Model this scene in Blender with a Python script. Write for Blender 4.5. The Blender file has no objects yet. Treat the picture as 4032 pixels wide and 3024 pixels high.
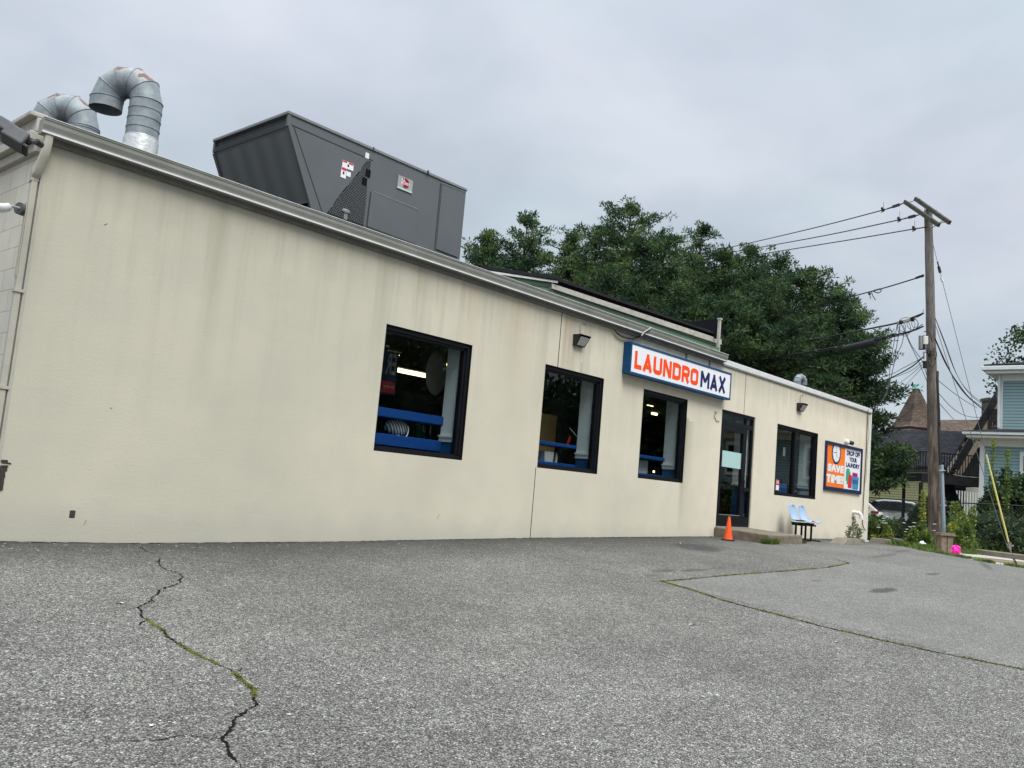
import bpy, math, random
import numpy as np
from mathutils import Vector, Matrix
random.seed(7); RS = np.random.RandomState(11)
SC = bpy.context.scene; COL = SC.collection
PI = math.pi; rad = math.radians

# ------------------------------------------------------------------ camera survey
FPX = 3456.05; W0, H0 = 4032, 3024
YAW, PIT, ROL = rad(47.949), rad(6.570), rad(4.947)
cy, sy, cp, sp = math.cos(YAW), math.sin(YAW), math.cos(PIT), math.sin(PIT)
Fv = np.array([sy*cp, cy*cp, sp]); R0 = np.array([cy, -sy, 0.]); U0 = np.cross(R0, Fv)
Rv = math.cos(ROL)*R0 + math.sin(ROL)*U0; Uv = math.cos(ROL)*U0 - math.sin(ROL)*R0
CAM = np.array([0, 0, .7])
def ray(x, y): return Fv + ((x-W0/2)*Rv - (y-H0/2)*Uv)/FPX
def PY(x, y, Y=9.25): r = ray(x, y); return CAM + r*(Y/r[1])
def PX(x, y, X): r = ray(x, y); return CAM + r*(X/r[0])
def PD(x, y, D): return CAM + ray(x, y)*D
ZO = {1:(0,200,.45208),2:(800,400,.4973),3:(1400,1200,.4973),4:(2300,1200,.4522),5:(2700,1500,.42194),6:(3300,1400,.51225),7:(1800,750,.5425),
      8:(2800,700,.55696),'A':(0,450,.27119),'B':(0,1700,.36179),'C':(300,2100,.5571),'D':(3200,1650,.33156),'E':(3600,1650,.36181),
      'F':(1200,580,.27125),'G':(2300,2000,.783),'H':(3350,1250,.33156),'J':(2800,1580,.3255),'K':(3400,900,.30144),'L':(3400,1700,.25322),'M':(3500,740,.13562),'N':(2780,1950,.30741),'Q':(3400,2000,.28571),'d':(0,0,1.82278)}
def Z(n, x, y): o = ZO[n]; return o[0]+x*o[2], o[1]+y*o[2]
def gz(x, y):
    xs=[-90,3.17,4.4,7.05,11,17.1,23.3,25.9,27,60]; zs=[-.25,-.249,-.256,-.214,-.114,-.002,.018,-.03,-.09,-.1]
    w=float(np.interp(x,xs,zs)); t=min(1,max(0,(x-8)/14)); t=t*t*(3-2*t)
    return w-.043*min(60,max(0,9.25-y))*(1-.7*t)
def G(x, y, off=0):
    r = ray(x, y); t = 1.
    while t < 200:
        P = CAM + r*t
        if P[2] < gz(P[0], P[1]): break
        t *= 1.003
    return np.array([P[0], P[1], gz(P[0], P[1])+off])

# ------------------------------------------------------------------ mesh helpers
ORG = {}
def tag(o, label=None, cat=None, group=None, kind=None):
    if label: o['label'] = label
    if cat: o['category'] = cat
    if group: o['group'] = group
    if kind: o['kind'] = kind
    return o
def empty(name, loc, label=None, cat=None, group=None, rz=0):
    o = bpy.data.objects.new(name, None); COL.objects.link(o); o.location = loc; o.rotation_euler = (0,0,rz)
    o.empty_display_size = .2; ORG[o.name] = Vector(loc)
    return tag(o, label, cat, group)
class MB:
    def __init__(s): s.v=[]; s.f=[]
    def add(s, vs, fs):
        n=len(s.v); s.v += [tuple(float(c) for c in p) for p in vs]; s.f += [tuple(i+n for i in f) for f in fs]; return s
    def box(s, x0,x1,y0,y1,z0,z1):
        return s.add([(x0,y0,z0),(x1,y0,z0),(x1,y1,z0),(x0,y1,z0),(x0,y0,z1),(x1,y0,z1),(x1,y1,z1),(x0,y1,z1)],
              [(0,3,2,1),(4,5,6,7),(0,1,5,4),(1,2,6,5),(2,3,7,6),(3,0,4,7)])
    def quad(s,a,b,c,d): return s.add([a,b,c,d],[(0,1,2,3)])
    def poly(s,ps): return s.add(ps,[tuple(range(len(ps)))])
    def prism(s, ps, d):              # polygon extruded along vector d
        n=len(ps); d=np.array(d,float); ps=[np.array(p,float) for p in ps]
        s.add(ps+[p+d for p in ps], [tuple(range(n))[::-1], tuple(range(n,2*n))]+[(i,(i+1)%n,n+(i+1)%n,n+i) for i in range(n)]); return s
    def bar(s, a, b, w, h=None, up=(0,0,1)):   # rectangular bar between two points
        a=Vector(a); b=Vector(b); d=(b-a).normalized(); u=Vector(up)
        if abs(d.dot(u))>.98: u=Vector((1,0,0))
        r=d.cross(u).normalized()*(w/2); t=r.normalized().cross(d).normalized()*((h or w)/2)
        return s.prism([a-r-t,a+r-t,a+r+t,a-r+t], b-a)
    def tube(s, pts, r, n=8, cap=True):
        pts=[Vector(p) for p in pts]; m=len(pts); rs=r if isinstance(r,(list,tuple)) else [r]*m
        base=len(s.v); ref=None
        for i,p in enumerate(pts):
            d=(pts[min(i+1,m-1)]-pts[max(i-1,0)]).normalized()
            if ref is None: ref=d.orthogonal().normalized()
            ref=(ref-d*ref.dot(d)).normalized(); b=d.cross(ref)
            for k in range(n):
                a=2*PI*k/n; q=p+(ref*math.cos(a)+b*math.sin(a))*rs[i]; s.v.append((q.x,q.y,q.z))
        for i in range(m-1):
            for k in range(n):
                k2=(k+1)%n; s.f.append((base+i*n+k,base+i*n+k2,base+(i+1)*n+k2,base+(i+1)*n+k))
        if cap: s.f.append(tuple(base+k for k in range(n))[::-1]); s.f.append(tuple(base+(m-1)*n+k for k in range(n)))
        return s
    def sphere(s, c, r, n=10, m=6, sc=(1,1,1)):
        base=len(s.v)
        for j in range(m+1):
            t=PI*j/m
            for k in range(n):
                a=2*PI*k/n; s.v.append((c[0]+r*sc[0]*math.sin(t)*math.cos(a),c[1]+r*sc[1]*math.sin(t)*math.sin(a),c[2]+r*sc[2]*math.cos(t)))
        for j in range(m):
            for k in range(n): s.f.append((base+j*n+k,base+(j+1)*n+k,base+(j+1)*n+(k+1)%n,base+j*n+(k+1)%n))
        return s
    def build(s, name, mat, parent=None, local=False, smooth=False, bevel=0, **kw):
        me=bpy.data.meshes.new(name); v=s.v
        if parent is not None and not local:
            o=ORG[parent.name]; v=[(p[0]-o.x,p[1]-o.y,p[2]-o.z) for p in v]
        me.from_pydata(v,[],s.f); me.materials.append(mat)
        if smooth:
            for p in me.polygons: p.use_smooth=True
            try: me.set_sharp_from_angle(angle=rad(40))
            except Exception: pass
        me.validate(); me.update()
        ob=bpy.data.objects.new(name,me); COL.objects.link(ob)
        if parent is not None: ob.parent=parent; ORG[ob.name]=ORG[parent.name]
        else: ORG[ob.name]=Vector((0,0,0))
        if bevel:
            b=ob.modifiers.new('bevel','BEVEL'); b.width=bevel; b.segments=2; b.limit_method='ANGLE'; b.angle_limit=rad(35)
        return tag(ob, **kw)
def npmesh(name, V, F4, mat, parent=None, local=False, smooth=False, **kw):
    me=bpy.data.meshes.new(name); V=np.asarray(V,dtype=np.float32)
    if parent is not None and not local: V=V-np.array(ORG[parent.name],dtype=np.float32)
    F4=np.asarray(F4,dtype=np.int32); k=F4.shape[1]
    me.vertices.add(len(V)); me.vertices.foreach_set('co',V.ravel())
    me.loops.add(F4.size); me.loops.foreach_set('vertex_index',F4.ravel())
    me.polygons.add(len(F4)); me.polygons.foreach_set('loop_start',np.arange(0,F4.size,k,dtype=np.int32)); me.polygons.foreach_set('loop_total',np.full(len(F4),k,dtype=np.int32))
    if smooth: me.polygons.foreach_set('use_smooth',np.ones(len(F4),dtype=bool))
    me.materials.append(mat); me.update(); me.validate()
    ob=bpy.data.objects.new(name,me); COL.objects.link(ob)
    if parent is not None: ob.parent=parent; ORG[ob.name]=ORG[parent.name]
    else: ORG[ob.name]=Vector((0,0,0))
    return tag(ob, **kw)
def copy_tree(o, parent=None):
    c=o.copy(); COL.objects.link(c); c.parent=parent
    for ch in list(o.children): copy_tree(ch, c)
    return c
def text_mb(txt, x0, x1, z0, z1, y, bold=.0, mirror=False, depth=0, spacing=1.0, mb=None):
    """lettering laid on a plane y=const facing -y, fitted in the box"""
    cu=bpy.data.curves.new('t','FONT'); cu.body=txt; cu.offset=bold; cu.space_character=spacing; cu.resolution_u=4
    if depth: cu.extrude=.0
    ob=bpy.data.objects.new('t',cu); COL.objects.link(ob)
    dg=bpy.context.evaluated_depsgraph_get(); me=bpy.data.meshes.new_from_object(ob.evaluated_get(dg))
    vs=np.array([v.co[:] for v in me.vertices]); fs=[tuple(p.vertices) for p in me.polygons]
    bpy.data.objects.remove(ob); bpy.data.curves.remove(cu); bpy.data.meshes.remove(me)
    mn,mx=vs.min(0),vs.max(0); u=(vs[:,0]-mn[0])/(mx[0]-mn[0]); w=(vs[:,1]-mn[1])/(mx[1]-mn[1])
    if mirror: u=1-u
    P=[(x0+(x1-x0)*a, y, z0+(z1-z0)*b) for a,b in zip(u,w)]
    mb=mb or MB()
    if depth:
        n=len(P); edges={}
        mb.add(P,fs)
        for f in fs:
            for i in range(len(f)):
                a,b=f[i],f[(i+1)%len(f)]
                if (b,a) in edges: del edges[(b,a)]
                else: edges[(a,b)]=1
        for a,b in edges: mb.quad(P[a],P[b],(P[b][0],y+depth,P[b][2]),(P[a][0],y+depth,P[a][2]))
    else: mb.add(P,fs)
    return mb

# ------------------------------------------------------------------ materials
def NT(name):
    m=bpy.data.materials.new(name); m.use_nodes=True; nt=m.node_tree; b=nt.nodes['Principled BSDF']; return m,nt,b
def nd(nt,t,**k):
    n=nt.nodes.new(t)
    for a,v in k.items():
        if a.startswith('i_'):
            key=a[2:].replace('_',' '); n.inputs[key].default_value=v
        else: setattr(n,a,v)
    return n
def ramp(nt, fac, stops, interp='LINEAR'):
    r=nt.nodes.new('ShaderNodeValToRGB'); r.color_ramp.interpolation=interp; e=r.color_ramp.elements
    while len(e)<len(stops): e.new(.5)
    for i,(p,c) in enumerate(stops):
        e[i].position=p; e[i].color=(c[0],c[1],c[2],1) if hasattr(c,'__len__') else (c,c,c,1)
    nt.links.new(fac,r.inputs[0]); return r.outputs[0]
def coords(nt, scale=(1,1,1), loc=(0,0,0), src='Object', rot=(0,0,0)):
    if src=='World': s=nt.nodes.new('ShaderNodeNewGeometry').outputs['Position']
    else: s=nt.nodes.new('ShaderNodeTexCoord').outputs[src]
    mp=nt.nodes.new('ShaderNodeMapping'); mp.inputs['Scale'].default_value=scale; mp.inputs['Location'].default_value=loc; mp.inputs['Rotation'].default_value=rot
    nt.links.new(s,mp.inputs[0]); return mp.outputs[0]
def noise(nt, vec, scale, detail=4, rough=.55, dist=0):
    n=nd(nt,'ShaderNodeTexNoise'); n.inputs['Scale'].default_value=scale; n.inputs['Detail'].default_value=detail; n.inputs['Roughness'].default_value=rough; n.inputs['Distortion'].default_value=dist
    nt.links.new(vec,n.inputs['Vector']); return n.outputs['Fac']
def mixc(nt, fac, a, b, mode='MIX'):
    m=nt.nodes.new('ShaderNodeMix'); m.data_type='RGBA'; m.blend_type=mode
    for s,v in ((0,fac),(6,a),(7,b)):
        if hasattr(v,'links') or isinstance(v,bpy.types.NodeSocket): nt.links.new(v,m.inputs[s])
        else: m.inputs[s].default_value=v if s==0 else ((v[0],v[1],v[2],1) if hasattr(v,'__len__') else (v,v,v,1))
    return m.outputs[2]
def mth(nt, op, a, b=None, clamp=False):
    m=nt.nodes.new('ShaderNodeMath'); m.operation=op; m.use_clamp=clamp
    for i,v in enumerate((a,b)):
        if v is None: continue
        if isinstance(v,bpy.types.NodeSocket): nt.links.new(v,m.inputs[i])
        else: m.inputs[i].default_value=v
    return m.outputs[0]
def bump(nt,b,h,strength=.3,dist=.01):
    n=nt.nodes.new('ShaderNodeBump'); n.inputs['Strength'].default_value=strength; n.inputs['Distance'].default_value=dist
    nt.links.new(h,n.inputs['Height']); nt.links.new(n.outputs[0],b.inputs['Normal'])
def mat(name, col, rough=.6, metal=0, var=.12, scale=6, bmp=0, bscale=60, spec=None, src='World', emis=None, es=1):
    m,nt,b=NT(name); v=coords(nt,src=src); n=noise(nt,v,scale,5)
    c=ramp(nt,n,[(.25,[x*(1-var) for x in col]),(.75,[min(1,x*(1+var)) for x in col])])
    nt.links.new(c,b.inputs['Base Color']); b.inputs['Metallic'].default_value=metal
    nt.links.new(ramp(nt,noise(nt,v,scale*2.3,3),[(.3,max(0,rough-.08)),(.7,min(1,rough+.08))]),b.inputs['Roughness'])
    b.inputs['Specular IOR Level'].default_value=(.5 if metal else .2) if spec is None else spec
    if bmp: bump(nt,b,noise(nt,v,bscale,4),bmp,.01)
    if emis: b.inputs['Emission Color'].default_value=(*emis,1); b.inputs['Emission Strength'].default_value=es
    return m
def siding(name, col, pitch, shade=.45, var=.06, z0=0):
    """painted clapboards: real-looking lap profile by bump plus a dark butt line"""
    m,nt,b=NT(name); pos=nt.nodes.new('ShaderNodeNewGeometry').outputs['Position']
    sx=nt.nodes.new('ShaderNodeSeparateXYZ'); nt.links.new(pos,sx.inputs[0])
    f=mth(nt,'FRACT',mth(nt,'DIVIDE',mth(nt,'ADD',sx.outputs[2],z0+10),pitch))
    n=noise(nt,coords(nt,src='World'),1.2,5)
    base=ramp(nt,n,[(.3,[c*(1-var) for c in col]),(.7,[c*(1+var) for c in col])])
    line=ramp(nt,f,[(0,shade),(.16,shade),(.26,1),(1,1)])
    nt.links.new(mixc(nt,1.,base,line,'MULTIPLY'),b.inputs['Base Color']); b.inputs['Roughness'].default_value=.6
    bump(nt,b,mth(nt,'SUBTRACT',1,f),.8,.02); return m

M={}
def wallmat():
    m,nt,b=NT('stucco'); pos=nt.nodes.new('ShaderNodeNewGeometry').outputs['Position']
    v=coords(nt,src='World'); sx=nt.nodes.new('ShaderNodeSeparateXYZ'); nt.links.new(pos,sx.inputs[0])
    big=noise(nt,v,.55,4,.5); med=noise(nt,v,2.4,5)
    xg=mth(nt,'MULTIPLY',mth(nt,'SUBTRACT',sx.outputs[0],3),1/20.,True)          # darker, greyer tone towards the left corner
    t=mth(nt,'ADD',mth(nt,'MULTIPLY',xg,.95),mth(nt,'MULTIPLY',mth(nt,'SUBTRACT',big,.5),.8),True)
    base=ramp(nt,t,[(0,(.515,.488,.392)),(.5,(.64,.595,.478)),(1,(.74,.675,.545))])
    base=mixc(nt,ramp(nt,med,[(.4,0),(.75,.16)]),base,(.40,.40,.36))
    # vertical run-off streaks, strongest under the gutter
    vs=coords(nt,src='World',scale=(1.0,1,.035)); st=noise(nt,vs,2.6,6,.62)
    vs2=coords(nt,src='World',scale=(1.0,1,.06),loc=(7,0,0)); st2=noise(nt,vs2,9,5,.6)
    hz=ramp(nt,mth(nt,'MULTIPLY',mth(nt,'ADD',mth(nt,'MULTIPLY',sx.outputs[2],1/3.7),mth(nt,'MULTIPLY',mth(nt,'SUBTRACT',big,.5),.5)),1.),[(.22,0),(.62,.45),(.98,1)])
    hz=mth(nt,'MULTIPLY',hz,ramp(nt,mth(nt,'DIVIDE',sx.outputs[0],26),[(.45,1),(.72,.25)]))
    s1=mth(nt,'MULTIPLY',ramp(nt,st,[(.52,0),(.66,.33)]),hz)
    base=mixc(nt,s1,base,(.27,.26,.20))
    s2=mth(nt,'MULTIPLY',ramp(nt,st2,[(.54,0),(.72,.22)]),hz)
    base=mixc(nt,s2,base,(.31,.29,.22))
    # darker, uneven band close under the eave
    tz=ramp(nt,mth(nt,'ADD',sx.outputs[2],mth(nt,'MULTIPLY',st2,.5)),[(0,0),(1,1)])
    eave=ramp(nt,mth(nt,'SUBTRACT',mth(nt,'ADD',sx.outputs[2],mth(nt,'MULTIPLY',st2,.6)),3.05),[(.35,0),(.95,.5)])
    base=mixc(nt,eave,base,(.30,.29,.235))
    # rust runs
    def streak(x0,w,z0,z1,col,amt):
        d=mth(nt,'ABSOLUTE',mth(nt,'SUBTRACT',mth(nt,'ADD',sx.outputs[0],mth(nt,'MULTIPLY',mth(nt,'SUBTRACT',st2,.5),.15)),x0))
        a=mth(nt,'SUBTRACT',1,mth(nt,'DIVIDE',d,w),True)
        zz=mth(nt,'MULTIPLY',mth(nt,'DIVIDE',mth(nt,'SUBTRACT',sx.outputs[2],z0),(z1-z0)),1.,True)
        lim=mth(nt,'LESS_THAN',sx.outputs[2],max(z0,z1)+.02) if z1>z0 else mth(nt,'GREATER_THAN',sx.outputs[2],z1)
        return mth(nt,'MULTIPLY',mth(nt,'MULTIPLY',mth(nt,'MULTIPLY',a,zz),amt),lim),col
    for args in ((15.62,.12,.1,2.35,(.20,.17,.07),.8),(15.75,.30,.0,2.3,(.28,.27,.22),.45),(11.5,.07,2.2,3.7,(.42,.27,.12),.7),(10.25,.35,1.4,3.7,(.45,.34,.20),.35),(11.65,.22,2.0,3.7,(.34,.30,.22),.6),(8.1,.05,2.5,3.7,(.30,.24,.17),.5),(8.6,.08,1.9,3.7,(.25,.25,.18),.35),(5.0,.16,1.2,3.7,(.24,.25,.18),.45),(9.2,.2,1.0,3.7,(.48,.36,.25),.3),(12.0,.05,1.0,2.9,(.24,.24,.2),.5)):
        a,c=streak(*args); base=mixc(nt,a,base,c)
    # splash-back dirt at the foot
    ft=ramp(nt,mth(nt,'SUBTRACT',mth(nt,'ADD',sx.outputs[2],.25),mth(nt,'MULTIPLY',med,.35)),[(0,.28),(.28,0)])
    base=mixc(nt,ft,base,(.36,.365,.34))
    nt.links.new(base,b.inputs['Base Color']); b.inputs['Roughness'].default_value=.95; b.inputs['Specular IOR Level'].default_value=.05
    fine=noise(nt,coords(nt,src='World',scale=(1,1,1.6)),38,6,.7); wav=noise(nt,coords(nt,src='World',scale=(.8,1,3)),1.5,3)
    bump(nt,b,mth(nt,'ADD',fine,mth(nt,'MULTIPLY',wav,.8)),.25,.010)
    return m
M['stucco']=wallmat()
def asphalt():
    m,nt,b=NT('asphalt'); v=coords(nt,src='World'); pos=nt.nodes.new('ShaderNodeNewGeometry').outputs['Position']
    sx=nt.nodes.new('ShaderNodeSeparateXYZ'); nt.links.new(pos,sx.inputs[0]); X,Y=sx.outputs[0],sx.outputs[1]
    vo=nd(nt,'ShaderNodeTexVoronoi'); vo.inputs['Scale'].default_value=125; nt.links.new(v,vo.inputs['Vector'])
    cell=nt.nodes.new('ShaderNodeSeparateColor'); nt.links.new(vo.outputs['Color'],cell.inputs[0])
    vo2=nd(nt,'ShaderNodeTexVoronoi'); vo2.inputs['Scale'].default_value=45; nt.links.new(v,vo2.inputs['Vector'])
    c2=nt.nodes.new('ShaderNodeSeparateColor'); nt.links.new(vo2.outputs['Color'],c2.inputs[0])
    st=ramp(nt,cell.outputs[0],[(0,.07),(.30,.125),(.58,.19),(.84,.275),(.96,.38),(1,.55)])
    st2=ramp(nt,c2.outputs[1],[(0,.75),(.7,1.),(.93,1.15),(1,1.5)])
    base=mixc(nt,1.,st,st2,'MULTIPLY')
    gap=ramp(nt,vo.outputs['Distance'],[(.0,1),(.42,1),(.75,.35)])
    base=mixc(nt,1.,base,gap,'MULTIPLY')
    tone=ramp(nt,noise(nt,v,.45,5,.6),[(.3,.82),(.7,1.16)]); base=mixc(nt,1.,base,tone,'MULTIPLY')
    base=mixc(nt,1.,base,ramp(nt,noise(nt,v,3.5,4,.6),[(.3,.9),(.7,1.1)]),'MULTIPLY')
    base=mixc(nt,1.,base,(1.04,1.0,.90),'MULTIPLY')
    # later, paler resurfacing beyond the two seams
    wob=mth(nt,'MULTIPLY',mth(nt,'SUBTRACT',noise(nt,v,2,2),.5),.06)
    def side(p,q):   # >0 to the right of p->q
        dx,dy=q[0]-p[0],q[1]-p[1]; L=math.hypot(dx,dy)
        return mth(nt,'ADD',mth(nt,'SUBTRACT',mth(nt,'MULTIPLY',mth(nt,'SUBTRACT',X,p[0]),dy/L),mth(nt,'MULTIPLY',mth(nt,'SUBTRACT',Y,p[1]),dx/L)),wob)
    a=mth(nt,'GREATER_THAN',side((8.80,1.76),(9.41,5.76)),0); c=mth(nt,'GREATER_THAN',side((9.41,5.76),(15.4,5.65)),0)
    patch=mth(nt,'MULTIPLY',a,c)
    far=mth(nt,'GREATER_THAN',side((14.9,6.2),(15.2,9.3)),0); patch=mth(nt,'MAXIMUM',patch,mth(nt,'MULTIPLY',far,ramp(nt,noise(nt,v,.8,3),[(.4,.6),(.6,1)])))
    base=mixc(nt,patch,base,mixc(nt,.30,mixc(nt,1.,base,(1.06,1.06,1.05),'MULTIPLY'),(.205,.202,.187)))
    # darker band towards the wall foot, and oil stains
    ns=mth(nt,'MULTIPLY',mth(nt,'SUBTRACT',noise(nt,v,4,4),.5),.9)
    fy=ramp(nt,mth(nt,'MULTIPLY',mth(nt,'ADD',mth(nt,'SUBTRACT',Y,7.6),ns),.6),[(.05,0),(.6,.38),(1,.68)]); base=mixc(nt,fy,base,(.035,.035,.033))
    for (px,py,ax,ay,ang,amt) in ((12.43,4.17,.52,.13,0,.75),(10.3,6.3,.35,.12,0,.55),(10.9,6.18,.4,.1,0,.6),(15.7,4.49,.35,.1,0,.6),(14.0,7.9,.75,.5,.5,.7),(11.6,6.2,.3,.1,0,.35),(18.5,6.2,1.6,.12,.15,.4),(19.5,4.6,1.6,.1,.3,.45),(21.5,6.8,1.5,.14,.2,.35),(9.7,6.1,.16,.06,0,.5),(12.2,5.0,.2,.07,0,.4)):
        sub=nd(nt,'ShaderNodeVectorMath',operation='SUBTRACT'); nt.links.new(pos,sub.inputs[0]); sub.inputs[1].default_value=(px,py,0)
        mp=nt.nodes.new('ShaderNodeMapping'); mp.vector_type='TEXTURE'; mp.inputs['Rotation'].default_value=(0,0,ang); mp.inputs['Scale'].default_value=(ax,ay,9e9); nt.links.new(sub.outputs[0],mp.inputs[0])
        ln=nd(nt,'ShaderNodeVectorMath',operation='LENGTH'); nt.links.new(mp.outputs[0],ln.inputs[0])
        f=ramp(nt,mth(nt,'ADD',ln.outputs['Value'],mth(nt,'MULTIPLY',ns,.6)),[(.6,amt),(1.,0)])
        base=mixc(nt,f,base,(.05,.05,.05))
    nt.links.new(base,b.inputs['Base Color']); b.inputs['Roughness'].default_value=.9; b.inputs['Specular IOR Level'].default_value=.06
    bump(nt,b,mth(nt,'ADD',mth(nt,'SUBTRACT',1,vo.outputs['Distance']),cell.outputs[0]),.55,.006)
    return m
M['asphalt']=asphalt()
def shingle(name,col,sx_=3,sz=8,src='World',rot=(0,0,0)):
    m,nt,b=NT(name); v=coords(nt,src=src,rot=rot); br=nd(nt,'ShaderNodeTexBrick'); nt.links.new(v,br.inputs['Vector'])
    br.inputs['Color1'].default_value=(*[c*.8 for c in col],1); br.inputs['Color2'].default_value=(*[c*1.25 for c in col],1); br.inputs['Mortar'].default_value=(*[c*.35 for c in col],1)
    br.inputs['Scale'].default_value=1; br.inputs['Brick Width'].default_value=.33; br.inputs['Row Height'].default_value=.14; br.inputs['Mortar Size'].default_value=.012
    c=mixc(nt,1.,br.outputs['Color'],ramp(nt,noise(nt,v,1.3,5),[(.3,.75),(.7,1.25)]),'MULTIPLY')
    nt.links.new(c,b.inputs['Base Color']); b.inputs['Roughness'].default_value=.95; b.inputs['Specular IOR Level'].default_value=.1; bump(nt,b,br.outputs['Fac'],.4,.01); return m
def block():
    m,nt,b=NT('painted_block'); v=coords(nt,src='World',rot=(0,rad(-90),0)); 
    pos=nt.nodes.new('ShaderNodeNewGeometry').outputs['Position']; s=nt.nodes.new('ShaderNodeSeparateXYZ'); nt.links.new(pos,s.inputs[0])
    cb=nt.nodes.new('ShaderNodeCombineXYZ'); nt.links.new(s.outputs[1],cb.inputs[0]); nt.links.new(s.outputs[2],cb.inputs[1])
    br=nd(nt,'ShaderNodeTexBrick'); nt.links.new(cb.outputs[0],br.inputs['Vector']); br.inputs['Scale'].default_value=1; br.inputs['Brick Width'].default_value=.44; br.inputs['Row Height'].default_value=.222; br.inputs['Mortar Size'].default_value=.006
    br.inputs['Color1'].default_value=(.63,.59,.50,1); br.inputs['Color2'].default_value=(.605,.565,.475,1); br.inputs['Mortar'].default_value=(.44,.41,.34,1)
    c=mixc(nt,1.,br.outputs['Color'],ramp(nt,noise(nt,coords(nt,src='World'),1.5,5),[(.3,.88),(.7,1.08)]),'MULTIPLY')
    nt.links.new(c,b.inputs['Base Color']); b.inputs['Roughness'].default_value=.85; bump(nt,b,mth(nt,'SUBTRACT',1,br.outputs['Fac']),.5,.01); return m
M['block']=block()
def galv(name, rust=False):
    m,nt,b=NT(name); v=coords(nt,src='World'); s=nt.nodes.new('ShaderNodeSeparateXYZ'); 
    n=noise(nt,v,7,6,.65); c=ramp(nt,n,[(.3,(.17,.20,.22)),(.5,(.235,.27,.29)),(.72,(.33,.37,.39))])
    c=mixc(nt,ramp(nt,noise(nt,coords(nt,src='World',scale=(1,1,.15)),9,5),[(.55,0),(.7,.4)]),c,(.50,.53,.54))
    if rust:
        g=nt.nodes.new('ShaderNodeNewGeometry'); nt.links.new(g.outputs['Normal'],s.inputs[0])
        up=ramp(nt,mth(nt,'ADD',s.outputs[2],mth(nt,'MULTIPLY',mth(nt,'SUBTRACT',noise(nt,v,5.5,5),.5),1.9)),[(.68,0),(.80,.9)])
        c=mixc(nt,up,c,(.105,.033,.024))
        dr=ramp(nt,mth(nt,'ADD',s.outputs[2],mth(nt,'MULTIPLY',mth(nt,'SUBTRACT',noise(nt,v,5.5,3),.5),1.9)),[(.50,0),(.66,.5)])
        c=mixc(nt,mth(nt,'MULTIPLY',dr,mth(nt,'SUBTRACT',1,up)),c,(.38,.33,.24))
    nt.links.new(c,b.inputs['Base Color']); b.inputs['Metallic'].default_value=.15; b.inputs['Roughness'].default_value=.6
    bump(nt,b,noise(nt,v,3,3),.15,.02); return m
M['galv']=galv('galvanised_steel'); M['galv_rust']=galv('rusty_galvanised',True)
def wood(name,c0,c1,dark):
    m,nt,b=NT(name); v=coords(nt,src='Object',scale=(1,1,.09)); n=noise(nt,v,16,7,.65); n2=noise(nt,coords(nt,src='Object',scale=(1,1,.3)),5,5,.6)
    c=ramp(nt,n,[(.32,dark),(.47,c0),(.7,c1)]); c=mixc(nt,ramp(nt,n2,[(.42,0),(.62,.8)]),c,dark)
    pos=nt.nodes.new('ShaderNodeTexCoord').outputs['Object']; s=nt.nodes.new('ShaderNodeSeparateXYZ'); nt.links.new(pos,s.inputs[0])
    c=mixc(nt,ramp(nt,mth(nt,'DIVIDE',s.outputs[2],10),[(.25,0),(.85,.6)]),c,mixc(nt,n,(.06,.055,.05),(.30,.29,.27)))
    nt.links.new(c,b.inputs['Base Color']); b.inputs['Roughness'].default_value=.9; bump(nt,b,n,.8,.03); return m
M['polewood']=wood('weathered_pole',(.115,.082,.064),(.27,.22,.18),(.035,.023,.018))
M['armwood']=mat('weathered_arm',(.085,.08,.065),.9,var=.45,scale=9,bmp=.5)
M['stubwood']=mat('grey_stub_wood',(.20,.16,.12),.9,var=.35,scale=12,bmp=.5)
def glass(name,tint,rough=.0,spec=1.0):
    m=bpy.data.materials.new(name); m.use_nodes=True; nt=m.node_tree; nt.nodes.clear()
    out=nt.nodes.new('ShaderNodeOutputMaterial'); tr=nt.nodes.new('ShaderNodeBsdfTransparent'); tr.inputs[0].default_value=(*tint,1)
    gl=nt.nodes.new('ShaderNodeBsdfGlossy'); gl.inputs['Roughness'].default_value=rough; ge=nt.nodes.new('ShaderNodeNewGeometry'); dt=nd(nt,'ShaderNodeVectorMath',operation='DOT_PRODUCT'); nt.links.new(ge.outputs['Normal'],dt.inputs[0]); nt.links.new(ge.outputs['Incoming'],dt.inputs[1]); frs=mth(nt,'ADD',mth(nt,'MULTIPLY',mth(nt,'POWER',mth(nt,'SUBTRACT',1,mth(nt,'ABSOLUTE',dt.outputs['Value']),True),5),.95),.04)
    bp=nt.nodes.new('ShaderNodeBump'); bp.inputs['Strength'].default_value=.05; bp.inputs['Distance'].default_value=.01; nt.links.new(noise(nt,coords(nt,src='World'),1.1,1),bp.inputs['Height']); nt.links.new(bp.outputs[0],gl.inputs['Normal'])
    f=mth(nt,'MULTIPLY',frs,spec,True); mx=nt.nodes.new('ShaderNodeMixShader'); nt.links.new(f,mx.inputs[0]); nt.links.new(tr.outputs[0],mx.inputs[1]); nt.links.new(gl.outputs[0],mx.inputs[2]); nt.links.new(mx.outputs[0],out.inputs[0]); return m
M['glass']=glass('window_glass',(.88,.91,.90),0,1.0)
M['carglass']=mat('dark_car_glass',(.012,.014,.016),.08,var=.1,spec=.7)
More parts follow.
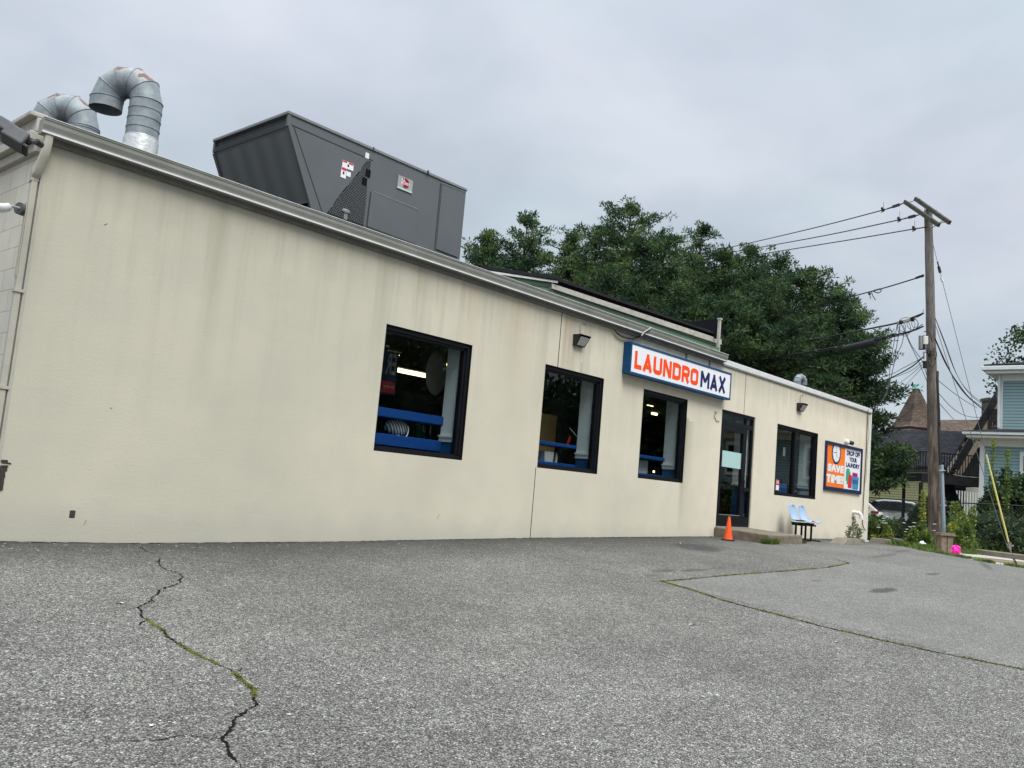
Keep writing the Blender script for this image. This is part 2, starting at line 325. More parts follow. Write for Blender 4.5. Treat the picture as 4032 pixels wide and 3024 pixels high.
def leaf(name,c0,c1,c2,sc=.8):
    m=bpy.data.materials.new(name); m.use_nodes=True; nt=m.node_tree; b=nt.nodes['Principled BSDF']; out=nt.nodes['Material Output']
    v=coords(nt,src='World'); n=noise(nt,v,sc,3,.5); n2=noise(nt,v,9,2)
    c=ramp(nt,mth(nt,'ADD',mth(nt,'MULTIPLY',n,.75),mth(nt,'MULTIPLY',n2,.3)),[(.40,c0),(.51,c1),(.63,c2)])
    nt.links.new(c,b.inputs['Base Color']); b.inputs['Roughness'].default_value=.65; b.inputs['Specular IOR Level'].default_value=.25
    t=nt.nodes.new('ShaderNodeBsdfTranslucent'); nt.links.new(c,t.inputs[0]); mx=nt.nodes.new('ShaderNodeMixShader'); mx.inputs[0].default_value=.3
    nt.links.new(b.outputs[0],mx.inputs[1]); nt.links.new(t.outputs[0],mx.inputs[2]); nt.links.new(mx.outputs[0],out.inputs[0]); return m
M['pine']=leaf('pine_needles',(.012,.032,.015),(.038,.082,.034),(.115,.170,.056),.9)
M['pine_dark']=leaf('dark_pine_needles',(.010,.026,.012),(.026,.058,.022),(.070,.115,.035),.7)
M['maple']=leaf('maple_leaves',(.018,.038,.018),(.035,.070,.028),(.070,.120,.045),1.3)
M['shrub']=leaf('shrub_leaves',(.025,.052,.018),(.055,.100,.030),(.11,.17,.05),1.6)
M['weed']=leaf('weed_leaves',(.06,.10,.025),(.11,.17,.04),(.20,.27,.06),2.)
M['yweed']=leaf('yellow_weed_leaves',(.13,.18,.03),(.22,.27,.05),(.36,.38,.07),3.)
M['moss']=leaf('moss',(.12,.12,.035),(.20,.20,.055),(.30,.29,.09),8.)
M['grass']=leaf('grass_blades',(.05,.09,.02),(.10,.16,.035),(.18,.24,.06),4.)
M['bark']=mat('bark',(.075,.058,.045),.95,var=.4,scale=8,bmp=.6)
M['black']=mat('black_aluminium',(.006,.007,.010),.5,var=.25,scale=3,spec=.22)
M['black2']=mat('black_steel',(.007,.007,.010),.55,var=.2,spec=.25)
M['blackwood']=mat('black_stained_wood',(.022,.022,.024),.75,var=.4,scale=5,bmp=.3)
M['wire']=mat('wire_sheath',(.03,.03,.033),.6)
M['wire_grey']=mat('grey_wire',(.16,.16,.17),.5)
M['gutter']=mat('gutter_paint',(.25,.25,.225),.5,var=.16,scale=3,metal=.1)
M['fascia']=mat('fascia_paint',(.17,.17,.155),.7,var=.25,scale=4)
M['trimwhite']=mat('white_drip_edge',(.66,.67,.66),.5,var=.1)
M['dspout']=mat('cream_downspout',(.42,.40,.335),.6,var=.1,scale=4)
M['roofing']=mat('black_roof_membrane',(.018,.018,.022),.9,var=.3,scale=2,bmp=.4,bscale=20)
M['green_siding']=siding('green_siding',(.235,.38,.25),.20)
M['stone_trim']=mat('weathered_white_trim',(.44,.42,.37),.8,var=.22,scale=5)
M['ac']=mat('grey_cabinet_paint',(.118,.128,.134),.5,var=.07,scale=1.5)
M['ac_line']=mat('cabinet_seam',(.04,.045,.048),.6)
M['ac_lip']=mat('cabinet_lip_paint',(.20,.215,.22),.5)
def coil():
    m,nt,b=NT('intake_filter_mesh'); v=coords(nt,src='World'); w=nd(nt,'ShaderNodeTexWave'); w.bands_direction='Z'; w.inputs['Scale'].default_value=14; w.inputs['Distortion'].default_value=.3; nt.links.new(v,w.inputs['Vector'])
    w2=nd(nt,'ShaderNodeTexWave'); w2.bands_direction='Y'; w2.inputs['Scale'].default_value=.8; w2.inputs['Distortion'].default_value=1; nt.links.new(v,w2.inputs['Vector'])
    c=mixc(nt,1.,ramp(nt,w.outputs['Fac'],[(.0,.92),(1,1.06)]),ramp(nt,w2.outputs['Fac'],[(0,.85),(1,1.1)]),'MULTIPLY')
    nt.links.new(mixc(nt,1.,c,(.15,.162,.158),'MULTIPLY'),b.inputs['Base Color']); b.inputs['Roughness'].default_value=.8; bump(nt,b,w.outputs['Fac'],.1,.004); return m
M['coil']=coil()
M['white']=mat('white_paint',(.78,.78,.77),.5,var=.04)
M['signwhite']=mat('sign_face_white',(.80,.80,.83),.4,var=.02,scale=2)
M['signblue']=mat('sign_frame_blue',(.006,.062,.16),.4,var=.12)
M['navy']=mat('navy_lettering',(.008,.016,.10),.4,var=.05)
M['navy2']=mat('navy_frame',(.016,.026,.080),.5,var=.1)
M['orange']=mat('orange_lettering',(.95,.075,.004),.4,var=.03)
M['orange2']=mat('orange_poster',(.90,.20,.018),.5,var=.04)
M['red']=mat('red_print',(.62,.03,.04),.5,var=.05)
M['rred']=mat('badge_red',(.30,.012,.03),.5,var=.05)
M['cone']=mat('faded_cone_orange',(.88,.115,.025),.6,var=.14,scale=14,bmp=.2)
M['rubber']=mat('dirty_rubber',(.030,.026,.025),.85,var=.3,scale=20)
M['scuff']=mat('cone_scuff',(.25,.06,.03),.8,var=.3,scale=20)
M['concrete']=mat('weathered_concrete',(.185,.155,.118),.92,var=.32,scale=7,bmp=.6,bscale=50)
M['concrete2']=mat('pale_concrete',(.205,.18,.145),.92,var=.2,scale=5,bmp=.5,bscale=60)
M['street']=mat('street_concrete',(.38,.355,.32),.9,var=.1,scale=2,bmp=.25,bscale=70)
M['earth']=mat('dry_earth',(.17,.14,.09),.95,var=.35,scale=2.5,bmp=.6,bscale=20)
M['seat']=mat('pale_blue_fibreglass',(.33,.44,.60),.38,var=.05,scale=3)
M['pvc']=mat('white_pvc',(.74,.74,.71),.4,var=.05)
M['lens']=mat('frosted_lens',(.46,.46,.46),.25,var=.15,scale=30)
M['bronze']=mat('dark_bronze_housing',(.035,.032,.032),.5,var=.2)
M['floodgrey']=mat('grey_flood_housing',(.095,.10,.105),.55,var=.12)
M['tube']=mat('lit_fluorescent_tube',(.9,.9,.8),.5,emis=(1,.86,.42),es=3)
M['tubew']=mat('lit_round_lamp',(.9,.9,.8),.5,emis=(1,.86,.45),es=4)
M['inwall']=mat('pale_interior_paint',(.76,.80,.78),.6,var=.04)
M['inblue']=mat('blue_interior_paint',(.015,.085,.24),.5,var=.08)
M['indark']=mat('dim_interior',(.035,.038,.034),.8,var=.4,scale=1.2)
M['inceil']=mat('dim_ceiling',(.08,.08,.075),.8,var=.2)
M['blueboard']=mat('blue_laminate',(.012,.07,.30),.35,var=.08)
M['tan']=mat('tan_panel',(.50,.32,.12),.6,var=.1)
M['yellow']=mat('yellow_plastic',(.74,.66,.25),.45,var=.05)
M['ivory']=mat('ivory_panel',(.45,.41,.33),.6,var=.1)
M['ggreen']=mat('green_print',(.03,.20,.12),.5)
M['frost']=mat('pale_aqua_sheet',(.42,.60,.585),.45,var=.03)
M['bluesid']=siding('blue_clapboard',(.255,.385,.395),.125,.40)
M['housewhite']=mat('house_trim_white',(.76,.78,.76),.5,var=.05)
M['brick']=mat('red_foundation',(.26,.035,.035),.8,var=.15)
M['greyroof']=shingle('dark_grey_shingles',(.026,.027,.031),rot=(0,rad(90),rad(90)))
M['brownroof']=shingle('brown_shingles',(.105,.080,.064),rot=(rad(90),0,0))
M['copper']=mat('verdigris_copper',(.12,.42,.33),.6)
M['creamsid']=siding('cream_siding',(.42,.42,.34),.14,.4)
M['yelsid']=siding('olive_yellow_siding',(.34,.34,.17),.15,.4)
M['winpane']=mat('dark_window_pane',(.03,.035,.04),.12,var=.3,spec=.7)
M['silver']=mat('silver_car_paint',(.50,.53,.56),.28,metal=.4,var=.04)
M['whitecar']=mat('white_car_paint',(.68,.68,.66),.3,var=.04)
M['tail']=mat('red_tail_lamp',(.35,.02,.03),.2)
M['tyre']=mat('tyre_rubber',(.02,.02,.02),.8)
M['pink']=mat('hot_pink_plastic',(.95,.03,.38),.4,var=.1,scale=20)
M['paper']=mat('litter_paper',(.75,.75,.72),.7,var=.05)
M['porcelain']=mat('grey_insulator',(.08,.05,.055),.3)
M['boxgrey']=mat('grey_terminal_box',(.38,.37,.34),.6,var=.08)
M['conduit']=mat('grey_blue_conduit',(.27,.33,.38),.5,var=.07)
M['crack']=mat('open_crack',(.012,.012,.012),.95,spec=0)
M['foil']=mat('silver_foil_tape',(.58,.60,.60),.4,metal=.3,var=.15,scale=25,bmp=.8,bscale=18)
M['hatch']=mat('wall_hole',(.05,.045,.04),.9)
M['umbel']=mat('white_flower',(.75,.78,.70),.8)
M['sage']=mat('dusty_weed_leaf',(.17,.19,.12),.8,var=.2)

# ------------------------------------------------------------------ render, world, light
cam=bpy.data.cameras.new('camera'); co=bpy.data.objects.new('camera',cam); COL.objects.link(co)
cam.sensor_width=36; cam.sensor_fit='HORIZONTAL'; cam.lens=FPX*36/W0; cam.clip_start=.05; cam.clip_end=2000
mw=Matrix.Identity(4)
for i in range(3): mw[i][0]=Rv[i]; mw[i][1]=Uv[i]; mw[i][2]=-Fv[i]; mw[i][3]=CAM[i]
co.matrix_world=mw; SC.camera=co
SC.render.resolution_x=1024; SC.render.resolution_y=768
SC.view_settings.view_transform='Standard'; SC.view_settings.look='None'; SC.view_settings.gamma=1; SC.view_settings.exposure=.57
SC.cycles.max_bounces=8; SC.cycles.transparent_max_bounces=12; SC.cycles.use_denoising=True
SUN_EL, SUN_AZ = rad(56), rad(197)      # azimuth clockwise from +y
w=bpy.data.worlds.new('World'); SC.world=w; w.use_nodes=True; nt=w.node_tree; bg=nt.nodes['Background']; out=nt.nodes['World Output']
sky=nt.nodes.new('ShaderNodeTexSky'); sky.sky_type='NISHITA'; sky.sun_disc=False; sky.sun_elevation=SUN_EL; sky.sun_rotation=SUN_AZ; sky.dust_density=3
tc=nt.nodes.new('ShaderNodeTexCoord'); sep=nt.nodes.new('ShaderNodeSeparateXYZ'); nt.links.new(tc.outputs['Generated'],sep.inputs[0])
el=mth(nt,'MAXIMUM',sep.outputs[2],0.)
# cloud sheet: direction projected on a plane overhead
pr=nt.nodes.new('ShaderNodeCombineXYZ'); dn=mth(nt,'ADD',el,.22)
nt.links.new(mth(nt,'DIVIDE',sep.outputs[0],dn),pr.inputs[0]); nt.links.new(mth(nt,'DIVIDE',sep.outputs[1],dn),pr.inputs[1])
n1=noise(nt,pr.outputs[0],.85,4,.5,.4); n2=noise(nt,pr.outputs[0],2.6,5,.55,.3)
cm=mth(nt,'ADD',mth(nt,'MULTIPLY',n1,.65),mth(nt,'MULTIPLY',n2,.35))
cl=ramp(nt,cm,[(.34,(3.55,4.03,4.50)),(.47,(4.15,4.66,5.18)),(.60,(4.95,5.38,5.82))])
tint=ramp(nt,noise(nt,pr.outputs[0],1.3,2),[(.4,(1.02,.985,1.01)),(.6,(.97,1.0,.995))]); cl=mixc(nt,1.,cl,tint,'MULTIPLY')
zen=ramp(nt,el,[(.0,1.10),(.12,.94),(.32,.96),(.52,1.08),(.64,1.7),(1,4.6)]); cl=mixc(nt,1.,cl,zen,'MULTIPLY')
mixsky=mixc(nt,.93,sky.outputs[0],cl); nt.links.new(mixsky,bg.inputs[0]); bg.inputs[1].default_value=.1
sl=bpy.data.lights.new('sun','SUN'); sl.energy=1.9; sl.angle=rad(28); sl.color=(1,.965,.91); so=bpy.data.objects.new('sun',sl); COL.objects.link(so)
sd=Vector((math.sin(SUN_AZ)*math.cos(SUN_EL),math.cos(SUN_AZ)*math.cos(SUN_EL),math.sin(SUN_EL))); so.rotation_euler=sd.to_track_quat('Z','Y').to_euler(); so.location=(0,-20,40)
# ================================================================== ground
def sheet(name, xs, ys, off, m, clip=None, **kw):
    V=[(x,y,gz(x,y)+off) for y in ys for x in xs]; n=len(xs); F=[]
    for j in range(len(ys)-1):
        for i in range(n-1):
            c=((xs[i]+xs[i+1])/2,(ys[j]+ys[j+1])/2)
            if clip is None or clip(*c): F.append((j*n+i,j*n+i+1,(j+1)*n+i+1,(j+1)*n+i))
    return npmesh(name,V,F,m,**kw)
xs=list(np.concatenate([np.linspace(-400,-30,8),np.linspace(-25,1,14),np.arange(1.5,30,.5),np.linspace(31,60,16),np.linspace(80,600,8)]))
ys=list(np.concatenate([np.linspace(-400,-40,8),np.linspace(-35,-2,12),np.arange(-1.5,16,.5),np.linspace(17,60,20),np.linspace(80,600,8)]))
sheet('ground',xs,ys,-.03,M['earth'],kind='structure')
# the parking lot: asphalt polygon with its slanting far edge
edge=[(15.8,-30),(16.6,-3),(18.6,1.5),(20.3,4.05),(20.9,4.9),(21.6,5.5),(22.3,6.1),(23.2,6.9),(25.0,7.7),(27.0,8.3),(28.1,8.9),(29.2,13.),(29.5,20)]
ey=[e[1] for e in edge]; ex=[e[0] for e in edge]
rows=list(np.concatenate([np.linspace(-30,-4,8),np.arange(-3,9.2,.35),[9.24,10,12,14,17,20]])); V=[]; F=[]; NX=70
for y in rows:
    xr=float(np.interp(y,ey,ex)); xl=-30.
    for i in range(NX):
        t=i/(NX-1); t=1-(1-t)**1.0; x=xl+(xr-xl)*t; V.append((x,y,gz(x,y)))
n=NX; F=[(j*n+i,j*n+i+1,(j+1)*n+i+1,(j+1)*n+i) for j in range(len(rows)-1) for i in range(n-1)]
npmesh('parking_lot',V,F,M['asphalt'],smooth=True,kind='structure')
# pale street strip between the lot and the kerb
kerb=[(40,19),(36,15),(33,12),(30.9,10),(29.3,8.3),(28.8,7.2),(28.3,5.7),(27.4,2.5),(26.5,-3),(26,-30)]
V=[];F=[]
lotside=[(31,19),(29.4,14),(28.5,11.),(27.2,9.0),(25.9,8.1),(22.9,6.6),(21.2,5.2),(20.0,4.0),(16.5,-3),(16,-30)]
for (a,b),(c,d) in zip(lotside,kerb):
    V+=[(a,b,gz(a,b)-.012),(c,d,gz(c,d)-.012)]
F=[(2*i,2*i+1,2*i+3,2*i+2) for i in range(len(kerb)-1)]
npmesh('street',V,F,M['street'],kind='structure')
mb=MB()
def off2(pts,d):
    o=[]
    for i,p in enumerate(pts):
        a=np.array(pts[max(0,i-1)]); b=np.array(pts[min(len(pts)-1,i+1)]); t=(b-a)/np.linalg.norm(b-a); o.append((p[0]-t[1]*d,p[1]+t[0]*d))
    return o
ki=off2(kerb,.17); kv=off2(kerb,1.6)
for i in range(len(kerb)-1):
    a,b,c,d=kerb[i],kerb[i+1],ki[i+1],ki[i]; z=lambda p,h: (p[0],p[1],gz(*p)+h)
    mb.add([z(a,-.1),z(b,-.1),z(c,-.1),z(d,-.1),z(a,.13),z(b,.13),z(c,.14),z(d,.14)],[(0,1,5,4),(1,2,6,5),(2,3,7,6),(3,0,4,7),(4,5,6,7)])
mb.build('kerb',M['concrete2'],bevel=.02,kind='structure')
mb=MB()
for i in range(len(kerb)-1): mb.quad(*[(p[0],p[1],gz(*p)+h) for p,h in ((ki[i],.125),(ki[i+1],.125),(kv[i+1],.10),(kv[i],.10))])
mb.build('verge',M['earth'],kind='structure')

# cracks, seams, moss
def densify(P,step=.05,j=.0):
    o=[]
    for a,b in zip(P[:-1],P[1:]):
        L=math.dist(a[:2],b[:2]); n=max(1,int(L/step))
        for k in range(n):
            t=k/n; o.append((a[0]+(b[0]-a[0])*t+random.uniform(-j,j),a[1]+(b[1]-a[1])*t+random.uniform(-j,j)))
    o.append((P[-1][0],P[-1][1])); return o
def ribbon(mb,P,w,off=.004,jit=.5):
    L=[];R=[]
    for i,p in enumerate(P):
        a=P[max(0,i-1)]; b=P[min(len(P)-1,i+1)]; dx,dy=b[0]-a[0],b[1]-a[1]; l=math.hypot(dx,dy) or 1; ww=w*(1+random.uniform(-jit,jit))/2
        if i in(0,len(P)-1): ww*=.2
        L.append((p[0]-dy/l*ww,p[1]+dx/l*ww)); R.append((p[0]+dy/l*ww,p[1]-dx/l*ww))
    v=[(q[0],q[1],gz(*q)+off) for q in L]+[(q[0],q[1],gz(*q)+off) for q in R]; n=len(P)
    mb.add(v,[(i,n+i,n+i+1,i+1) for i in range(n-1)])
def blades(P,count,spread,h,name,m,wd=.004,**kw):
    V=[];F=[]
    for _ in range(count):
        p=random.choice(P); x=p[0]+random.gauss(0,spread); y=p[1]+random.gauss(0,spread); z=gz(x,y); a=random.uniform(0,2*PI); l=random.uniform(.4,1)*h; le=random.uniform(.2,1.2)*l
        dx,dy=math.cos(a)*wd,math.sin(a)*wd; tx,ty=random.uniform(-1,1)*le,random.uniform(-1,1)*le
        k=len(V); V+=[(x-dx,y-dy,z),(x+dx,y+dy,z),(x+tx+dx*.2,y+ty+dy*.2,z+l),(x+tx-dx*.6,y+ty-dy*.6,z+l*.95)]; F.append((k,k+1,k+2,k+3))
    return npmesh(name,V,F,m,**kw)
crk=[G(*Z('C',x,y)) for x,y in((395,72),(440,95),(500,130),(560,150),(590,170),(588,215),(590,235),(640,262),(690,275),(730,288),(755,315),(725,335),(745,345),(700,368),(640,385),(590,405),(580,430),(530,462),(535,480),(490,500),(435,528),(465,560),(460,590),(510,620),(560,660),(610,685),(640,730),(700,775),(790,825),(860,870),(920,890),(1000,930),(1080,965),(1150,1015),(1160,1045),(1220,1085),(1265,1130),(1250,1175),(1280,1215),(1215,1250),(1160,1290),(1110,1320),(1110,1370),(1070,1420),(1020,1460),(1060,1495),(1080,1560),(1110,1600),(1145,1640),(1160,1670))]
c1=densify(crk,.018,.0075); mb=MB(); ribbon(mb,c1,.0115,jit=.85)
c2=densify([G(*Z('C',x,y)) for x,y in((1020,1460),(930,1452),(800,1430),(740,1432),(700,1440),(620,1468),(480,1470),(230,1480))],.03,.006); ribbon(mb,c2,.006,jit=.8)
c3=densify([G(*Z('C',x,y)) for x,y in((490,618),(460,635),(445,655))],.03,.004); ribbon(mb,c3,.010)
for _k in range(9):
    _p=c1[random.randrange(20,len(c1)-20)]; _a=random.uniform(0,2*PI); _l=random.uniform(.05,.22)
    ribbon(mb,densify([_p,(_p[0]+math.cos(_a)*_l*.5,_p[1]+math.sin(_a)*_l*.5),(_p[0]+math.cos(_a+.5)*_l,_p[1]+math.sin(_a+.5)*_l)],.018,.005),.005,jit=.8)
ribbon(mb,densify([(-2,9.238),(16.98,9.238)],.05,.004),.022,jit=.95); ribbon(mb,densify([(18.8,9.238),(25.9,9.238)],.05,.004),.02,jit=.95)
mb.build('asphalt_crack',M['crack'],kind='structure')
seamR=[G(*Z('d',x,y)) for x,y in((1430,1257),(1490,1274),(1560,1297),(1660,1324),(1760,1350),(1880,1378),(2000,1405),(2110,1427),(2212,1448),(2330,1476))]
seamU=[G(*Z('d',x,y)) for x,y in((1430,1257),(1520,1248),(1600,1241),(1700,1234),(1790,1226),(1835,1217),(1800,1207),(1740,1200))]
sl_=[G(*Z('d',x,y)) for x,y in((1345,1259),(1390,1258),(1430,1257))]
sR=densify(seamR,.05,.004); sU=densify(seamU,.07,.006); mb=MB(); ribbon(mb,sR,.024); ribbon(mb,sU,.016); ribbon(mb,densify(sl_,.05,.01),.01)
mb.build('paving_seam',M['crack'],kind='structure')
def seg(P,y0,y1): return [p for p in P if y0<=p[1]<=y1]
mossp=[p for p in c1 if 3.95<p[1]<5.75]
mossp=[p for i,p in enumerate(mossp) if (i//9)%4<2+(p[1]<5.3)*1.]
blades(mossp,2300,.0055,.011,'moss_in_crack',M['moss'],.0045,kind='stuff')
sm=[p for i,p in enumerate(sR) if (i//5)%4!=1]+sR[:10]*4
blades(sm,3400,.010,.016,'moss_in_seam',M['moss'],.006,kind='stuff')
blades([p for i,p in enumerate(sU) if (i//6)%4!=2 and i<90],1600,.013,.018,'moss_in_far_seam',M['moss'],.006,kind='stuff')
# litter flecks and fallen flakes
mb=MB()
for _ in range(170):
    p=G(random.uniform(150,3900),random.uniform(2170,2900)) if random.random()<.2 else G(random.uniform(0,2800),random.uniform(2136,2172))
    x,y=p[0],min(p[1],9.2); r=random.uniform(.004,.010); a=random.uniform(0,PI); mb.poly([(x+r*math.cos(a+k*PI/2)*(1 if k%2 else 1.9),y+r*math.sin(a+k*PI/2)*(1 if k%2 else 1.9),gz(x,y)+.006) for k in range(4)])
mb.build('litter_flecks',M['paper'],kind='stuff')
for (a,b,lab) in (((455,2376),(491,2380),'small white scrap of paper lying left of the long crack'),((2710,2463),(2742,2463),'thin white curved scrap lying on the middle asphalt'),((3285,2532),(3308,2534),'small white scrap lying nearest the green seam on the right'),((2670,2138),(2682,2141),'small white scrap lying close to the wall left of the cone')):
    p=G(*a); q=G(*b); d=np.array([q[1]-p[1],p[0]-q[0],0]); d/=np.linalg.norm(d); m_=(p+q)/2; w_=.022
    MB().add([p+(0,0,.006),m_-d*w_+(0,0,.010),q+(0,0,.006),m_+d*w_+(0,0,.016)],[(0,1,2),(0,2,3)]).build('paper_scrap',M['paper'],label=lab,cat='litter',group='paper scraps on the asphalt')

# ================================================================== laundromat building
BX0,BX1,BY=3.07,25.95,9.25; ZT=3.82; ZB=-.6; TH=.30
bld=empty('laundromat_building',(BX0,BY,0),'long low cream stucco building with black framed windows and a grey gutter','building')
S=1.85
def fc(u,v): return u*S, v*S+.7
wins=[(4.075,5.025,.165,1.104),(5.967,6.867,.176,1.103),(7.568,8.454,.185,1.103),(10.721,12.027,.168,1.088)]
wins=[(a*S,b*S,c*S+.7,d*S+.7) for a,b,c,d in wins]
wins[0]=(PY(1470.1,1775.9)[0]*.5+PY(1522.8,1274.6)[0]*.5,)+wins[0][1:]
door=(9.243*S,10.096*S,.215,1.096*S+.7)
ops=wins+[door]
def gridwall(ops,x0,x1,z0,z1,y):
    xs=sorted({x0,x1,*[o[0] for o in ops],*[o[1] for o in ops]}); zs=sorted({z0,z1,*[o[2] for o in ops],*[o[3] for o in ops]}); mb=MB()
    for i in range(len(xs)-1):
        for j in range(len(zs)-1):
            cx,cz=(xs[i]+xs[i+1])/2,(zs[j]+zs[j+1])/2
            if any(o[0]<cx<o[1] and o[2]<cz<o[3] for o in ops): continue
            mb.quad((xs[i],y,zs[j]),(xs[i+1],y,zs[j]),(xs[i+1],y,zs[j+1]),(xs[i],y,zs[j+1]))
    return mb
mb=gridwall(ops,BX0,BX1,ZB,ZT,BY)
for a,b,c,d in ops:   # outer reveals
    for p in (((a,c),(a,d)),((a,d),(b,d)),((b,d),(b,c)),((b,c),(a,c))):
        (u0,v0),(u1,v1)=p; mb.quad((u0,BY,v0),(u1,BY,v1),(u1,BY+.10,v1),(u0,BY+.10,v0))
mb.quad((BX1,BY,ZB),(BX1,BY+14,ZB),(BX1,BY+14,ZT),(BX1,BY,ZT)); mb.quad((BX0,BY+14,ZB),(BX1,BY+14,ZB),(BX1,BY+14,ZT),(BX0,BY+14,ZT))
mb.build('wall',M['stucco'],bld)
MB().box(BX0-.02,BX0+.2,BY+.02,BY+14,ZB,3.60).build('side_wall',M['block'],bld,label='white painted block side wall')
mb=MB().box(BX0-.08,BX0,BY+.12,BY+14,3.60,3.70).box(BX0-.15,BX0,BY+.12,BY+14,3.705,3.80).box(BX0-.10,BX0,BY+.12,BY+14,3.80,3.95).box(BX0-.17,BX0,BY+.12,BY+14,3.95,4.0)
mb.build('rake_trim',M['stone_trim'],bld,bevel=.01)
MB().box(BX0+.02,BX1-.03,BY+.05,BY+14,ZT-.02,ZT+.03).build('roof',M['roofing'],bld)
# interior shell seen through the glass
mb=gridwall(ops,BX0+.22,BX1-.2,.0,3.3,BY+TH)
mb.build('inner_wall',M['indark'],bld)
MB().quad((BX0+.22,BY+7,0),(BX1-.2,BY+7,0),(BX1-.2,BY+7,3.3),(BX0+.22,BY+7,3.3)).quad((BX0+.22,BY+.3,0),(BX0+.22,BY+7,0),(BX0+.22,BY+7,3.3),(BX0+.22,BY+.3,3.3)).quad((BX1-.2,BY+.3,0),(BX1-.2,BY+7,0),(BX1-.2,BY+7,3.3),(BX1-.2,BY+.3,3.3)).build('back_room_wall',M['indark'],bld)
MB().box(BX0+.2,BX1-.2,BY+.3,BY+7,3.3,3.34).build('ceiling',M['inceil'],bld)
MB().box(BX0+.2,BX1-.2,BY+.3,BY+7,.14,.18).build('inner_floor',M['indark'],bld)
# control joints, gutter, flashings
mb=MB(); j0=PY(*Z('d',1214,676)); j1=PY(*Z('d',1157,1015)); j2=PY(*Z('d',1612,800))
for q in ((j0[0]-.007,j0[0]+.007,BY-.003,BY,wins[1][3],3.67),(j1[0]-.006,j1[0]+.006,BY-.003,BY,-.25,wins[1][2]),(j2[0]-.006,j2[0]+.006,BY-.003,BY,door[3],3.72)): MB().box(*q).build('control_joint',M['crack'],bld)
GX0,GX1=2.955,16.97
prof=[(BY-.005,3.735),(BY-.105,3.732),(BY-.120,3.742),(BY-.122,3.775),(BY-.136,3.82),(BY-.138,3.862),(BY-.145,3.866),(BY-.145,3.885),(BY-.120,3.885),(BY-.005,3.875)]
gut=MB().prism([(GX0,y,z) for y,z in prof],(GX1-GX0,0,0)).build('gutter',M['gutter'],bld)
MB().box(GX0-.004,GX1+.004,BY-.152,BY-.10,3.886,3.893).box(GX0-.003,GX1,BY-.130,BY-.1235,3.738,3.757).build('gutter_lip_highlight',M['trimwhite'],gut)  # white strips paint the highlights along the gutter's top lip and lower edge
MB().box(BX0,GX1,BY-.035,BY-.001,3.672,3.733).build('fascia',M['fascia'],bld)
mb=MB(); 
mb.prism([(GX1+.006,BY-.03,3.70),(GX1+.006,BY-.035,3.80),(GX1+.006,BY+.10,3.86),(GX1+.006,BY+.10,3.72)],(BX1+.03-GX1,0,0))
mb.build('coping',M['trimwhite'],bld)
MB().box(GX1+.01,BX1+.02,BY-.028,BY-.001,3.665,3.70).build('coping_shadow_strip',M['fascia'],bld)
MB().box(BX1+.001,BX1+.05,BY-.02,BY+.10,ZB,3.68).build('corner_trim',M['housewhite'],bld)
MB().box(BX0-.03,BX0+.0,BY-.006,BY+.06,ZB,3.6).build('corner_bead',M['dspout'],bld)
# downspout with S bend at the left corner
def ppx(n,x,y,Y): return PY(*Z(n,x,y),Y)
P4=PX(*Z('A',525,770),2.995); pts=[(3.03,9.165,3.75),(3.03,9.165,3.66),(3.027,9.17,3.58),(3.018,9.19,3.50),(3.005,9.225,3.42),(2.997,P4[1]-.03,3.34),(2.995,P4[1],3.26),(2.995,P4[1],P4[2])]
mb=MB(); vs=[]
for i,p in enumerate(pts):
    a=Vector(pts[max(0,i-1)]); b=Vector(pts[min(len(pts)-1,i+1)]); d=(b-a).normalized(); r=Vector((1,0,0)); r=(r-d*r.dot(d)).normalized(); t=d.cross(r)
    for k in range(12):
        an=2*PI*k/12; ca,sa=math.cos(an),math.sin(an); vs.append(tuple(Vector(p)+r*.040*math.copysign(abs(ca)**.5,ca)+t*.034*math.copysign(abs(sa)**.5,sa)))
mb.add(vs,[(i*12+k,i*12+(k+1)%12,(i+1)*12+(k+1)%12,(i+1)*12+k) for i in range(len(pts)-1) for k in range(12)])
mb.build('downspout_elbow',M['dspout'],bld,smooth=True)
ds=MB().box(2.965,3.025,P4[1]-.028,P4[1]+.028,-.2,P4[2]-.002).build('downspout',M['dspout'],bld,bevel=.01)
mb=MB()
for z in (2.15,1.2,.4): MB().box(2.955,3.045,P4[1]-.04,P4[1]+.04,z,z+.03).build('bracket',M['dspout'],ds)
MB().box(2.955,2.963,P4[1]-.02,P4[1]+.02,2.3,3.05).build('strap',M['dspout'],ds)
# small square hole and broken corner patch
p=PY(*Z('B',787,897)); MB().box(p[0]-.03,p[0]+.03,BY-.004,BY+.02,p[2]-.04,p[2]+.04).build('wall_hole',M['hatch'],bld,bevel=.008)
mb=MB()
for k,(x,y,w_,h_) in enumerate(((30,320,.10,.03),(70,345,.09,.02),(20,400,.10,.07),(10,470,.08,.07),(12,540,.05,.1),(8,610,.04,.06),(60,375,.05,.02))):
    p=PY(*Z('B',x,y)); q=random.uniform(-.01,.01); mb.poly([(p[0]-w_/2,BY-.003-k*.0012,p[2]-h_/2+q),(p[0]+w_/2,BY-.003-k*.0012,p[2]-h_*.3),(p[0]+w_*.4,BY-.003-k*.0012,p[2]+h_/2),(p[0]-w_*.5,BY-.003-k*.0012,p[2]+h_*.4)])
mb.build('broken_stucco',M['hatch'],bld)
mb=MB()
for (n_,x,y,l,a) in (('B',925,985,.05,1.2),('d',228,484,.04,.6),('d',946,1116,.08,1.1),('d',240,881,.02,.2)):
    p=PY(*Z(n_,x,y)); MB().bar((p[0]-l*math.cos(a)/2,BY-.0015,p[2]-l*math.sin(a)/2),(p[0]+l*math.cos(a)/2,BY-.0015,p[2]+l*math.sin(a)/2),.008,.002).build('scratch',M['fascia'],bld)

